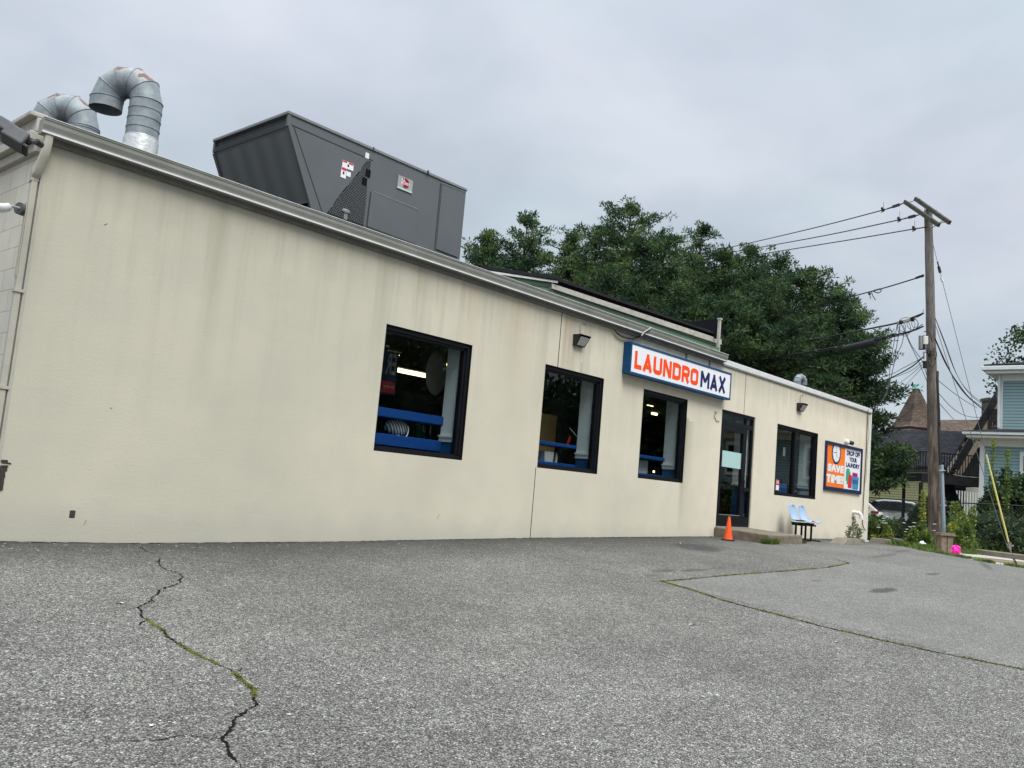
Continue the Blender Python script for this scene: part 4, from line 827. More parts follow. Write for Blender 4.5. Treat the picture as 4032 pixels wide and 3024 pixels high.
MB().tube([n_+(e_-n_)*.2,n_+(e_-n_)*.35,e_,e2],[.018,.04,.045,.04],12).build('lamp_capsule',M['pvc'],sl2,smooth=True)

# ================================================================== roof things
def gooseneck(base,mid,end_off,rad_,R,dirv,ztop_seg,name,lab,zlow,seg=6,lip=.12,ang_end=PI):
    """base (x,y): pipe rises from zlow to zc, bends through a half circle of radius R in direction dirv, short drop lip"""
    o=empty(name,(base[0],base[1],zlow),lab,'exhaust duct','galvanised gooseneck exhaust ducts on the roof')
    d=Vector(dirv).normalized(); zc=mid
    # straight pipe with ribs
    mb=MB(); b=Vector((base[0],base[1],zlow)); mb.tube([b,(base[0],base[1],zc)],rad_,28)
    mb.build('riser_pipe',M['galv'],o,smooth=True)
    mb=MB(); z=zlow+.3
    while z<zc: mb.tube([(base[0],base[1],z-.006),(base[0],base[1],z+.006)],rad_+.006,28); z+=.118
    mb.build('spiral_rib',M['galv'],o,smooth=True)
    # segmented bend
    mb=MB(); base_i=0; N=28; rings=[]
    for k in range(seg+1):
        a=ang_end*k/seg; c=Vector((base[0],base[1],zc))+d*(R-R*math.cos(a))+Vector((0,0,R*math.sin(a)))
        ax1=(d*math.cos(a)*-1+Vector((0,0,math.sin(a)))).normalized(); side=d.cross(Vector((0,0,1))).normalized()
        # ring plane perpendicular to the tangent; radial direction in plane = outward
        ring=[c+ax1*rad_*math.cos(t)/ (1) + side*rad_*math.sin(t) for t in np.linspace(0,2*PI,N,endpoint=False)]
        rings.append(ring)
    aE=ang_end; tE=(d*math.sin(aE)+Vector((0,0,math.cos(aE)))).normalized(); rings.append([p+tE*lip for p in rings[-1]])
    vs=[];fs=[]
    for r_ in rings: vs+=[tuple(p) for p in r_]
    for i in range(len(rings)-1):
        for k in range(N): fs.append((i*N+k,i*N+(k+1)%N,(i+1)*N+(k+1)%N,(i+1)*N+k))
    bend=MB().add(vs,fs).build('bend',M['galv_rust'],o)
    for p in bend.data.polygons: p.use_smooth=True
    me=bend.data
    # keep gore seams crisp
    for e in me.edges:
        a,b2=e.vertices
        if a//N==b2//N: e.use_edge_sharp=True
    mb=MB()
    for i,r_ in enumerate(rings[:-1]):
        c=sum((Vector(p) for p in r_),Vector())/N; mb.tube([tuple(c+(Vector(p)-c)*1.012) for p in r_]+[tuple(c+(Vector(r_[0])-c)*1.012)],.0055,5,cap=False)
    mb.build('seam_ring',M['galv'],o,smooth=True)
    return o
D1=10.8; A_=PD(*Z(1,1278,440),D1); zc1=A_[2]; 
dirL=Vector((-Rv[0],-Rv[1],0)).normalized()
e_=PD(*Z(1,930,300),D1); R1=.5*math.hypot(A_[0]-e_[0],A_[1]-e_[1])*.97
dv=Vector((dirL.x,dirL.y,0))
g1=gooseneck((A_[0],A_[1]),zc1-.02,None,.190,R1,dv,0,'gooseneck_duct','tall galvanised gooseneck duct with a full riser, nearest the grey rooftop unit',3.85,seg=5,lip=.13)
bz=PD(*Z(1,1250,870),D1)
MB().tube([(A_[0],A_[1],bz[2]-.45),(A_[0],A_[1],bz[2]+.08),(A_[0],A_[1],bz[2]+.13)],[.205,.203,.193],28).build('foil_wrap',M['foil'],g1,smooth=True)
D2=11.6; A2=PD(*Z(1,728,690),D2); dv2=(dirL+Vector((Fv[0],Fv[1],0)).normalized()*-.15).normalized(); e2=PD(*Z(1,420,560),D2); R2=.5*math.hypot(A2[0]-e2[0],A2[1]-e2[1])
gooseneck((A2[0],A2[1]),A2[2]+.02,None,.195,R2,dv2,0,'gooseneck_duct','rusty gooseneck duct half hidden behind the left end of the gutter',3.85,seg=5,lip=.12)
D3=13.5; A3=PD(*Z(1,262,925),D3); gooseneck((A3[0],A3[1]),A3[2],None,.2,.28,dv2,0,'gooseneck_duct','furthest gooseneck duct, barely showing behind the floodlight',3.85,seg=5)
p=PD(*Z(8,610,1430),25.8); q=PD(*Z(8,655,1425),25.8); vt=gooseneck((p[0],p[1]),p[2]-.05,None,.11,.15,(1,-.2,0),0,'roof_vent','small galvanised gooseneck vent near the far end of the roof',3.8,seg=6,lip=.06,ang_end=PI)
vt['group']=''; del vt['group']; vt['category']='vent'
# rooftop air handler
AY=10.2; ac=empty('rooftop_unit',(8.2,AY,3.85),'big dark grey rooftop air conditioning unit with a sloping intake hood','air conditioner')
xb0,xb1=6.865,9.765; zb,zt=4.235,5.455; xh=6.292; zh=5.29; AD=1.95
MB().prism([(xb0+.0,AY,zb),(xb1,AY,zb),(xb1,AY,zt),(xh+.04,AY,zt),(xh+.04,AY,zh),],(0,AD,0)).build('cabinet',M['ac'],ac)
# top lid lip
MB().prism([(xh-.01,AY-.018,zt+.002),(xb1+.015,AY-.018,zt+.002),(xb1+.015,AY-.018,zt+.045),(xh-.01,AY-.018,zt+.045)],(0,AD+.036,0)).build('lid',M['ac_lip'],ac,bevel=.006)
# sloped intake: mesh face recessed inside a frame
def sl(t,y,o=0):   # point on the slope t=0 top .. 1 bottom, pushed outwards o
    x=xh+.04+(xb0-xh-.04)*t; z=zh+(zb-zh)*t; return (x-o*.86,y,z-o*.5)
MB().quad(sl(.03,AY+.04,.004),sl(.87,AY+.04,.004),sl(.87,AY+AD-.04,.004),sl(.03,AY+AD-.04,.004)).build('intake_mesh',M['coil'],ac)
MB().quad(sl(.88,AY+.04,.004),sl(1,AY+.04,.004),sl(1,AY+AD-.04,.004),sl(.88,AY+AD-.04,.004)).build('intake_gap',M['crack'],ac)
mb=MB(); 
for yy in (AY+.0,AY+AD): mb.bar(sl(0,yy,.012),sl(1,yy,.012),.035,.05,up=(0,1,0))
mb.bar(sl(.87,AY,.01),sl(.87,AY+AD,.01),.03,.02)
mb.bar((xh+.02,AY+.01,zh+.0),(xh+.02,AY+.01,zt),.035,.04,up=(0,1,0)).bar((xh+.02,AY+AD-.01,zh),(xh+.02,AY+AD-.01,zt),.035,.04,up=(0,1,0)).build('intake_frame',M['ac'],ac)
MB().quad((xh+.05,AY+.04,zh+.0),(xh+.05,AY+AD-.04,zh+.0),(xh-.005,AY+AD-.04,zh+.055),(xh-.005,AY+.04,zh+.055)).build('rain_lip',M['ac_lip'],ac)
MB().quad((xh+.035,AY+.04,zh),(xh+.035,AY+.04,zt),(xh+.035,AY+AD-.04,zt),(xh+.035,AY+AD-.04,zh)).build('hood_recess',M['ac_line'],ac)
MB().box(xb0-.02,xb1+.01,AY-.02,AY+AD,zb-.09,zb-.005).build('base_rail',M['galv'],ac); MB().box(xb0+.1,xb1-.1,AY+.1,AY+AD-.1,3.86,zb-.1).build('curb',M['roofing'],ac)
def a2(n,x,y): p=PY(*Z(n,x,y),AY); return (p[0],p[2])
mb=MB()
def ln(p,q,w_=.012): mb.bar((p[0],AY-.001,p[1]),(q[0],AY-.001,q[1]),w_,.006,up=(0,1,0))
ln(a2(2,700,185),a2(2,1345,468)); ln(a2(2,715,190),a2(2,940,870)); ln(a2(2,1880,645),a2(2,1830,1185),.014); ln(a2(2,1325,710),a2(2,1290,1000),.012)
mb.build('panel_seam',M['ac_line'],ac)
def panel(c,name):
    ps=[a2(2,*p) for p in c]; mbp=MB().prism([(p[0],AY-.018,p[1]) for p in ps],(0,.016,0)); return mbp.build(name,M['ac'],ac,bevel=.012)
panel(((1330,715),(1295,990),(1670,1130),(1700,862)),'access_panel'); panel(((1888,650),(1840,1170),(2010,1235),(2065,718)),'end_panel')
mb=MB(); ps=[a2(2,*p) for p in ((1345,712),(1700,858))]; mb.bar((ps[0][0],AY-.022,ps[0][1]),(ps[1][0],AY-.022,ps[1][1]),.012,.006,up=(0,1,0)); ps=[a2(2,*p) for p in ((1890,650),(2066,716))]; mb.bar((ps[0][0],AY-.022,ps[0][1]),(ps[1][0],AY-.022,ps[1][1]),.012,.006,up=(0,1,0)); mb.build('panel_edge_highlight',M['ac_lip'],ac)
mb=MB(); ps=[a2(2,*p) for p in ((1295,1000),(1672,1138))]; mb.bar((ps[0][0],AY-.02,ps[0][1]),(ps[1][0],AY-.02,ps[1][1]),.03,.01,up=(0,1,0)).build('panel_gap',M['ac_line'],ac)
# triangular louvre of expanded mesh
tri=[a2(2,*p) for p in ((1298,466),(1326,474),(1318,560),(1285,600),(1298,700),(1268,990),(975,885),(1000,860),(1075,745),(1150,655),(1230,560))]
gl=MB().poly([(p[0],AY-.002,p[1]) for p in tri]).build('mesh_opening',M['crack'],ac)
def inside(x,z):
    c=False; n=len(tri)
    for i in range(n):
        x1,z1=tri[i]; x2,z2=tri[(i+1)%n]
        if (z1>z)!=(z2>z) and x<(x2-x1)*(z-z1)/(z2-z1)+x1: c=not c
    return c
mb=MB(); xs_=[p[0] for p in tri]; zs_=[p[1] for p in tri]; st=.040
for s_ in (1,-1):
    k=-80
    while k<120:
        a0=None; u=0
        for i in range(0,120):
            t=i*.012; x=min(xs_)-.9+k*st*.5 + t if s_>0 else min(xs_)+k*st*.5-0+ -t+.9; z=min(zs_)+t*1.25
            if s_>0: x=min(xs_)-1.3+k*st+t
            else: x=min(xs_)+1.3+ (k-40)*st - t + .6
            if inside(x,z):
                if a0 is None: a0=(x,z)
                a1=(x,z)
            elif a0 is not None:
                if a0!=a1: mb.bar((a0[0],AY-.004,a0[1]),(a1[0],AY-.004,a1[1]),.011,.003,up=(0,1,0))
                a0=None
        k+=1
mb.build('expanded_mesh',M['ac'],gl)
mb=MB()
for c_ in ((1303,568),(1275,632)): p=a2(2,*c_); mb.box(p[0]-.045,p[0]+.045,AY-.010,AY-.007,p[1]-.055,p[1]+.055)
mb.build('square_port',M['crack'],ac)
p=a2(2,1128,870); MB().sphere((p[0],AY-.012,p[1]),.075,12,6,(1,.2,.5)).box(p[0]-.03,p[0]+.03,AY-.014,AY-.008,p[1]-.12,p[1]).build('flow_hood',M['ac_lip'],ac,smooth=True)
def sticker(c0,c1,m_,name,par=ac,y=AY-.004): p,q=a2(2,*c0),a2(2,*c1); return MB().box(p[0],q[0],y,AY-.002,min(p[1],q[1]),max(p[1],q[1])).build(name,m_,par)
ps=a2(2,1105,455); 
wst=MB().box(ps[0],ps[0]+.20,AY-.005,AY-.002,ps[1]-.115,ps[1]-.012).box(ps[0]-.008,ps[0]+.085,AY-.005,AY-.002,ps[1]-.27,ps[1]-.117).box(ps[0]+.09,ps[0]+.165,AY-.005,AY-.002,ps[1]-.22,ps[1]-.15).build('warning_label',M['signwhite'],ac)
for q_ in ((.004,.08,.035,.015),(.11,.195,.035,.015),(-.004,.08,.155,.12)): MB().box(ps[0]+q_[0],ps[0]+q_[1],AY-.008,AY-.0055,ps[1]-q_[2],ps[1]-q_[3]).build('red_print',M['red'],wst)
MB().box(ps[0]+.09,ps[0]+.12,AY-.008,AY-.0055,ps[1]-.08,ps[1]-.05).box(ps[0]+.025,ps[0]+.05,AY-.008,AY-.0055,ps[1]-.215,ps[1]-.175).build('black_print',M['black2'],wst)
ps=a2(2,1298,430); MB().box(ps[0]-.035,ps[0]+.035,AY-.005,AY-.002,ps[1]-.04,ps[1]+.045).build('white_sticker',M['paper'],ac,bevel=.008)
b0=a2(2,1540,582); b1=a2(2,1650,728); bx0,bx1=b0[0]+.0,b1[0]; bz1,bz0=a2(2,1548,580)[1],a2(2,1540,690)[1]
bd=MB().box(bx0,bx1,AY-.012,AY-.002,bz0,bz1).build('maker_badge',M['ac_lip'],ac,label='pale badge with a red disc',bevel=.004)
bd2=MB().box(bx0+.008,bx1-.008,AY-.014,AY-.0122,bz0+.008,bz1-.008).build('badge_plate',mat('brushed_badge',(.38,.39,.37),.4,metal=.3),bd)
MB().box(bx0+.008,bx1-.008,AY-.016,AY-.0142,bz0+.008,bz0+.035).build('badge_strip',M['frost'],bd)
cx,cz=(bx0+bx1)/2,(bz0+bz1)/2+.015; rr=(bz1-bz0)*.36
MB().poly([(cx+rr*math.cos(2*PI*k/28),AY-.016,cz+rr*math.sin(2*PI*k/28)) for k in range(28)]).build('red_disc',M['rred'],bd)
mt=MB(); text_mb('R',cx-rr*1.05,cx-rr*.45,cz-rr*.75,cz+rr*.65,AY-.018,.01,mb=mt); text_mb('h',cx-rr*.50,cx-rr*.12,cz-rr*.35,cz+rr*.85,AY-.018,.01,mb=mt); text_mb('eem',cx-rr*.10,cx+rr*1.05,cz-rr*.33,cz+rr*.22,AY-.018,.01,mb=mt); mt.build('badge_lettering',M['paper'],bd)
MB().box(xb0+2.0,xb0+2.03,AY-.03,AY-.018,zt,zt+.06).box(xb0+.9,xb0+.92,AY-.026,AY-.018,zt+.0,zt+.05).build('lid_clip',M['ac_line'],ac)

# ================================================================== ground level things by the door
SX0,SX1=17.03,18.72; SYF=8.0
st_=MB().add([(SX0,SYF,-.3),(SX1,SYF,-.3),(SX1,BY-.005,-.3),(SX0,BY-.005,-.3),(SX0+.0,SYF,.155),(SX1,SYF+.02,.165),(SX1,BY-.005,.205),(SX0,BY-.005,.205)],[(0,3,2,1),(4,5,6,7),(0,1,5,4),(1,2,6,5),(2,3,7,6),(3,0,4,7)])
st_.build('concrete_step',M['concrete'],bevel=.025,label='weathered brown concrete step slab in front of the door',cat='step')
# cone
p=G(*Z('N',350,590)); cn=empty('traffic_cone',(p[0],p[1]+.12,gz(p[0],p[1])),'scuffed orange traffic cone standing before the door step','cone',rz=.35)
mb=MB(); mb.prism([(-.185,-.15,.002),(-.15,-.185,.002),(.15,-.185,.002),(.185,-.15,.002),(.185,.15,.002),(.15,.185,.002),(-.15,.185,.002),(-.185,.15,.002)],(0,0,.035)); mb.build('base_plate',M['rubber'],cn,local=True,bevel=.006)
prof=[(.135,.038),(.130,.06),(.105,.22),(.08,.38),(.055,.55),(.040,.66),(.030,.71)]
mb=MB(); N=24; vs=[];fs=[]
for i,(r_,z_) in enumerate(prof):
    for k in range(N):
        a=2*PI*k/N; q=1-.10*math.exp(-((a-4.4)/.35)**2)*(z_>.1); vs.append((r_*q*math.cos(a)+.01*z_,r_*q*math.sin(a),z_+(.012*math.sin(3*a) if i==len(prof)-1 else 0)))
for i in range(len(prof)-1):
    for k in range(N): fs.append((i*N+k,i*N+(k+1)%N,(i+1)*N+(k+1)%N,(i+1)*N+k))
mb.add(vs,fs).build('cone_body',M['cone'],cn,local=True,smooth=True)
mb=MB()
for _ in range(16):
    a=random.uniform(3.6,6.0); z_=random.uniform(.08,.6); r_=.135-.15*z_+.003; l=random.uniform(.01,.05); t=random.uniform(.004,.012)
    mb.poly([(r_*math.cos(a-t/r_)+.01*z_,r_*math.sin(a-t/r_),z_),(r_*math.cos(a+t/r_)+.01*z_,r_*math.sin(a+t/r_),z_),((r_-.15*l)*math.cos(a)+.01*z_,(r_-.15*l)*math.sin(a),z_+l)])
mb.build('scuff_mark',M['scuff'],cn,local=True)
cn.scale=(.68,.68,.68)
# fibreglass two seat bench
bn=empty('waiting_bench',(20.2,8.75,gz(20.2,8.6)),'two seat pale blue moulded bench on black legs beside the door','bench')
def shell(xc):
    # side profile (y outward -, z): back top to front lip
    pr=[(.26,.86),(.255,.80),(.235,.70),(.205,.60),(.17,.52),(.12,.465),(.04,.44),(-.06,.445),(-.14,.455),(-.19,.45),(-.215,.43)]
    wd=[.10,.17,.205,.215,.215,.22,.225,.225,.22,.215,.20]; V=[];F=[];n=9
    for (y_,z_),w__ in zip(pr,wd):
        for k in range(n):
            t=(k/(n-1)-.5)*2; c_=abs(t)**2.5; V.append((xc+t*w__, y_-(.045*c_ if z_>.47 else 0), z_+(.03*c_ if z_<.5 else -.05*c_*(z_>.84))))
    for i in range(len(pr)-1):
        for k in range(n-1): F.append((i*n+k,i*n+k+1,(i+1)*n+k+1,(i+1)*n+k))
    o=MB().add(V,F).build('seat_shell',M['seat'],bn,local=True,smooth=True); s=o.modifiers.new('thick','SOLIDIFY'); s.thickness=.012; return o
shell(.02); shell(.54)
mb=MB().box(-.15,.75,-.05,-.01,.385,.42).box(-.15,.75,.10,.14,.385,.42); mb.build('beam',M['black2'],bn,local=True)
for x_ in (.02,.58):
    MB().box(x_-.02,x_+.02,-.16,.19,.345,.385).box(x_-.02,x_+.02,-.07,-.03,.03,.345).box(x_-.02,x_+.02,.07,.11,.03,.345).build('leg',M['black2'],bn,local=True,bevel=.004)
    MB().box(x_-.022,x_+.022,-.28,.24,.0,.03).build('foot_bar',M['black2'],bn,local=True,bevel=.004)
# parking stops
def stop(p,q,lab,h=.14,w_=.19):
    a=Vector(p); b=Vector(q); d=(b-a); L=d.length; ang=math.atan2(d.y,d.x); o=empty('parking_stop',(a.x,a.y,gz(a.x,a.y)-.01),lab,'parking stop','concrete parking stops at the far corner',rz=ang)
    pf=[(-w_/2,0),(w_/2,0),(w_/2-.035,h),(-w_/2+.035,h)]
    MB().add([(0,y,z) for y,z in pf[:2]]+[(.30 if L>1 else .1,y,z) for y,z in pf[2:]]+[(L,y,z) for y,z in pf[:2]]+[(L-.22,y,z) for y,z in pf[2:]],[(0,1,2,3),(4,7,6,5),(0,4,5,1),(1,5,6,2),(2,6,7,3),(3,7,4,0)]).build('stop_block',M['concrete2'],o,local=True,bevel=.015)
    return o
stop((20.9,8.14),(22.2,8.10),'tapered concrete parking stop in front of the poster wall',.15,.36)
a_=PD(*Z('Q',60,470),26.7); b_=PD(*Z('Q',505,505),26.2)
stop((a_[0],a_[1]),(b_[0]+.1,b_[1]+.1),'concrete parking stop just past the far corner of the building',.17,.36)

# ================================================================== utility pole
B0=PD(*Z('Q',990,552),27.3); zb_=gz(B0[0],B0[1]); T0=PD(*Z('M',1140,640),28.45)
pole=empty('utility_pole',(B0[0],B0[1],zb_),'tall weathered wooden utility pole with two crossarms','utility pole')
pv=Vector(T0)-Vector((B0[0],B0[1],zb_)); Lp=pv.length
def on(px,py,n='d'):          # point of the pole axis seen at this picture height
    X_,Y_=Z(n,px,py); lo,hi=0.,1.1
    for _ in range(40):
        m=(lo+hi)/2; P=np.array(pole.location)+np.array(pv)*m; d=P-CAM; v=H0/2-FPX*np.dot(d,Uv)/np.dot(d,Fv)
        if v>Y_: lo=m
        else: hi=m
    return Vector(pole.location)+pv*lo
toz=pv.to_track_quat('Z','Y').to_matrix()
mb=MB(); vs=[];fs=[];N=20;K=26
for i in range(K+1):
    t=i/K; r_=.185*(1-t)+.118*t+.004*math.sin(i*2.3)
    for k in range(N):
        a=2*PI*k/N; rr=r_*(1+.025*math.sin(5*a+i*.15)+.015*math.sin(9*a)); q=toz@Vector((rr*math.cos(a),rr*math.sin(a),0))+pv*t; vs.append(tuple(q))
for i in range(K):
    for k in range(N): fs.append((i*N+k,i*N+(k+1)%N,(i+1)*N+(k+1)%N,(i+1)*N+k))
fs.append(tuple(K*N+k for k in range(N))); MB().add(vs,fs).build('pole_shaft',M['polewood'],pole,local=True,smooth=True)
Dt=28.4
c1a,c1b=PD(*Z('M',460,400),Dt+.9),PD(*Z('M',1450,1080),Dt-.9); c2a,c2b=PD(*Z('M',770,310),Dt+.6),PD(*Z('M',1765,1010),Dt-1.2)
MB().bar(c1a,c1b,.10,.125).build('crossarm',M['armwood'],pole,bevel=.006,label='left crossarm, behind the pole top'); MB().bar(c2a,c2b,.10,.125).build('crossarm',M['armwood'],pole,bevel=.006,label='right crossarm, in front of the pole top')
def M_(x,y,D=Dt): return PD(*Z('M',x,y),D)
MB().bar(M_(1035,590,Dt-.1),M_(1255,1160,Dt-.2),.035,.006).bar(M_(1255,1160,Dt-.2),M_(1545,960,Dt-.8),.035,.006).build('brace',M['boxgrey'],pole)
MB().bar(M_(740,370,Dt+.7),M_(590,415,Dt+.8),.016).bar(M_(1480,1030,Dt-.8),M_(1640,985,Dt-1.),.016).tube([M_(905,320),M_(880,345)],.02,6).tube([M_(1380,645),M_(1340,665)],.02,6).build('through_bolt',M['porcelain'],pole)
# terminal boxes and coil on the shaft

def HP(x,y,D=27.6): return PD(*Z('H',x,y),D)
def obox(c,w_,h_,d_,name,m_):
    mb=MB(); box_or(mb,c,Rw,Uw,Fw,w_/2,h_/2,d_/2); return mb.build(name,m_,pole,bevel=.01)
obox(HP(848,300),.18,.45,.12,'terminal_box',M['bronze']); obox(HP(832,295,27.55),.06,.42,.10,'box_side',M['boxgrey']); obox(HP(888,270,27.3),.125,.25,.10,'meter_box',M['pvc']); obox(HP(878,560),.085,.24,.10,'lower_box',M['bronze']); obox(HP(868,450,27.6),.04,.24,.05,'small_grey_box',M['boxgrey'])
mb=MB(); rng=random.Random(3)
for k in range(9):
    x0_,y0_=rng.uniform(880,930),rng.uniform(360,420); x1_,y1_=rng.uniform(930,985),rng.uniform(380,520)
    mb.tube([HP(x0_,y0_,27.35),HP((x0_+x1_)/2+rng.uniform(-30,30),(y0_+y1_)/2+rng.uniform(-10,50),27.22),HP(x1_,y1_,27.32)],.016,6)
mb.tube([HP(870,170,27.5),HP(910,160,27.3),HP(940,200,27.28),HP(970,290,27.3)],.014,6).tube([HP(920,520,27.3),HP(940,580,27.28),HP(975,590,27.28),HP(1000,540,27.3),HP(1000,440,27.3)],.012,6).tube([HP(1015,400,27.4),HP(1022,450,27.4),HP(1000,520,27.4)],.01,6)
mb.build('cable_bundle',M['wire'],pole,smooth=True)
def E_(x,y,D=27.0): return PD(*Z('E',x,y),D)
MB().bar(E_(298,500,26.95),E_(325,1300,26.55),.125,.07,up=tuple(Rw)).build('conduit',M['conduit'],pole,bevel=.012)
MB().tube([HP(1030,640,27.3),HP(1028,740,27.2),HP(1035,900,27.1),HP(1045,1100,27.1),HP(1048,1300,27.05),E_(268,120,27.0),E_(283,500,27.0)],[.04,.04,.035,.04,.045,.045,.045],8).tube([HP(1048,1240,27.0),HP(1050,1255,27.0)],.05,8).build('riser_cable',M['wire'],pole,smooth=True)
MB().box(0,0.001,0,.001,0,.001)
mb=MB()
for y_ in (560,940): 
    c=E_(300+ (y_-500)*.035,y_,26.85); box_or(mb,c,Rw,Uw,Fw,.085,.012,.05)
mb.build('conduit_clamp',M['boxgrey'],pole)
# wires -----------------------------------------------------------
def wire(name,pts,r,lab,m_=None,par=None,cat='wire',group='overhead wires',sag=0,hard=None):
    """pts: world points; adds parabolic sag between consecutive ones"""
    out=[]
    for a,b in zip(pts[:-1],pts[1:]):
        a=np.array(a,float); b=np.array(b,float); n=14 if sag else 1
        for k in range(n): t=k/n; q=a+(b-a)*t; q=q.copy(); q[2]-=sag*4*t*(1-t); out.append(q)
    out.append(np.array(pts[-1],float)); mb=MB().tube(out,r,5)
    if par is not None: return mb.build(name,m_ or M['wire'],par,smooth=True)
    return mb.build(name,m_ or M['wire'],smooth=True,label=lab,cat=cat,group=group)
def crv(P,n=6):           # Catmull-Rom through world points
    P=[np.array(p,float) for p in P]; P=[2*P[0]-P[1]]+P+[2*P[-1]-P[-2]]; o=[]
    for i in range(1,len(P)-2):
        for k in range(n):
            t=k/n; o.append(.5*((2*P[i])+(-P[i-1]+P[i+1])*t+(2*P[i-1]-5*P[i]+4*P[i+1]-P[i+2])*t*t+(-P[i-1]+3*P[i]-3*P[i+1]+P[i+2])*t**3))
    return o+[P[-2]]
def W8(x,y,D): return PD(*Z(8,x,y),D)
def W7(x,y,D): return PD(*Z(7,x,y),D)
prim=[([(1360,180,Dt+.9),(1215,228,31),(600,385,44),(0,518,64)],[(1150,567,82),(600,612,100)],'highest of the three power wires running left from the crossarm'),
      ([(1470,262,Dt),(1330,297,30),(700,428,43),(0,549,62)],[(1150,575,82),(600,616,100)],'middle of the three power wires running left from the crossarm'),
      ([(1500,352,Dt),(1435,362,29.5),(800,468,41),(0,592,60)],[(1150,600,78),(680,633,95)],'lowest of the three power wires, fixed to the pole itself')]
for i,(p8,p7,lab) in enumerate(prim):
    w_=empty('power_wire',tuple(W8(*p8[0])),lab,'wire','overhead wires'); P=crv([W8(*p) for p in p8]+[W7(*p) for p in p7]); MB().tube(P,[.017+.0006*k for k in range(len(P))],5).build('conductor',M['wire'],w_,smooth=True)
    a,b=Vector(W8(*p8[0])),Vector(W8(*p8[1])); mb=MB(); d=(b-a)
    if i<2:
        for t in (.22,.30,.38,.46): mb.tube([a+d*t,a+d*(t+.02)],.055,8)
    mb.tube([a+d*.05,a+d*.75],.022,6); mb.build('insulator',M['porcelain'],w_,smooth=True)
    mb=MB(); mb.sphere(tuple(b),.07,8,5).sphere(tuple(b+Vector((-.1,0,.04))),.045,8,5).tube([b,b+Vector((-.12,0,-.12))],.02,5).tube([b+Vector((.08,.0,.0)),b+Vector((.08,.02,.32))],.007,4); mb.build('dead_end_clamp',M['porcelain'],w_,smooth=True)
w_=empty('service_wire',tuple(W8(1500,698,28)),'single wire with a small hanging loop, midway up the pole','wire','overhead wires')
MB().tube(crv([W8(1500,698,27.6),W8(1450,710,28),W8(1200,785,29.5),W8(900,862,32),W8(500,962,36),W8(75,1050,41),W8(-300,1110,47)]),.022,5).build('conductor',M['wire'],w_,smooth=True)
MB().tube([W8(*p,29.6) for p in ((1140,800),(1180,815),(1200,805),(1203,793),(1190,785),(1150,797))],.018,5).tube([W8(1133,800,29.6),W8(1140,830,29.6),W8(1162,865,29.6)],.014,5).tube([W8(1120,818,29.6),W8(1127,855,29.6)],.014,5).sphere(tuple(W8(1120,820,29.6)),.05,6,4).tube([W8(1500,690,27.6),W8(1450,708,28)],.04,6).build('wire_loop',M['wire'],w_,smooth=True)
w_=empty('cable_span',tuple(W8(1500,960,28)),'upper cable span with a splice box and many looped drops','cable','overhead wires')
MB().tube(crv([W8(1502,958,27.6),W8(1420,990,28),W8(1310,1028,28.6),W8(1165,1058,30),W8(900,1110,33),W8(500,1185,38),W8(120,1250,44),W8(-200,1300,50)]),.030,5).build('trunk_cable',M['wire'],w_,smooth=True)
mb=MB(); box_or(mb,W8(1380,1010,28.1),(Rw*.95+Uw*.28),Uw,Fw,.29,.065,.07); mb.build('splice_box',M['boxgrey'],w_,bevel=.02)
mb=MB(); mb.sphere(tuple(W8(1343,1020,28)),.07,8,5).sphere(tuple(W8(1425,1004,28)),.06,8,5)
for (cx_,cy_,rx,ry,dd) in ((1380,1040,62,52,0),(1425,1035,40,38,.1),(1370,1065,40,55,-.1),(1440,1030,22,30,.05),(1345,1060,30,40,.1)):
    mb.tube([W8(cx_+rx*math.cos(t),cy_+ry*math.sin(t),28.1+dd) for t in np.linspace(0,2*PI,18)],.0085,4)
mb.tube(crv([W8(1502,960,27.7),W8(1470,978,27.9),W8(1400,992,28)]),.011,4).tube(crv([W8(1505,930,27.7),W8(1485,970,27.9),W8(1430,1000,28)]),.009,4)
mb.build('drop_coil',M['wire'],w_,smooth=True)
w_=empty('cable_span',tuple(W8(1500,1050,28)),'lower cable span carrying a long black splice sleeve','cable','overhead wires')
MB().tube(crv([W8(1500,1050,27.6),W8(1430,1080,28),W8(1300,1112,28.7),W8(1170,1140,29.5),W8(1000,1178,31),W8(700,1228,34.5),W8(220,1312,40),W8(0,1345,44)]),.028,5).tube(crv([W8(1495,1035,27.6),W8(1400,1095,28),W8(1180,1150,29.5),W8(960,1195,31.3),W8(500,1272,37),W8(220,1318,40)]),.014,5).build('trunk_cable',M['wire'],w_,smooth=True)
a,b=W8(1168,1160,29.5),W8(950,1208,31.2); MB().tube([a,b],.125,14).build('splice_sleeve',M['wire'],w_,smooth=True)
mb=MB()
for x_,y_,D_ in ((1290,1112,28.7),(1220,1130,29.1),(940,1192,31.4),(880,1205,32),(740,1226,33.5)): mb.sphere(tuple(W8(x_,y_,D_)),.07,7,5)
mb.build('cable_clamp',M['wire'],w_,smooth=True)
drops=[([(1315,1040,28.2),(1295,1150,28),(1270,1300,27.5),(1232,1428,26.3)],'left drop cable falling from the splice box to the building corner'),
 ([(1335,1045,28.2),(1310,1200,28),(1290,1330,27.4),(1240,1432,26.3)],'second drop cable falling from the splice box to the building corner'),
 ([(1365,1080,28.2),(1350,1170,28),(1310,1260,27.6),(1290,1330,27.3),(1250,1436,26.2)],'bowed drop cable between the splice box and the building corner')]
cor=np.array([BX1,BY-.03,3.82])
for p,lab in drops:
    wire('drop_cable',crv([W8(*q) for q in p[:-1]]+[PD(*Z('H',430,880),26.3),cor+np.array([.15,-.1,.08]),cor]),.011,lab)
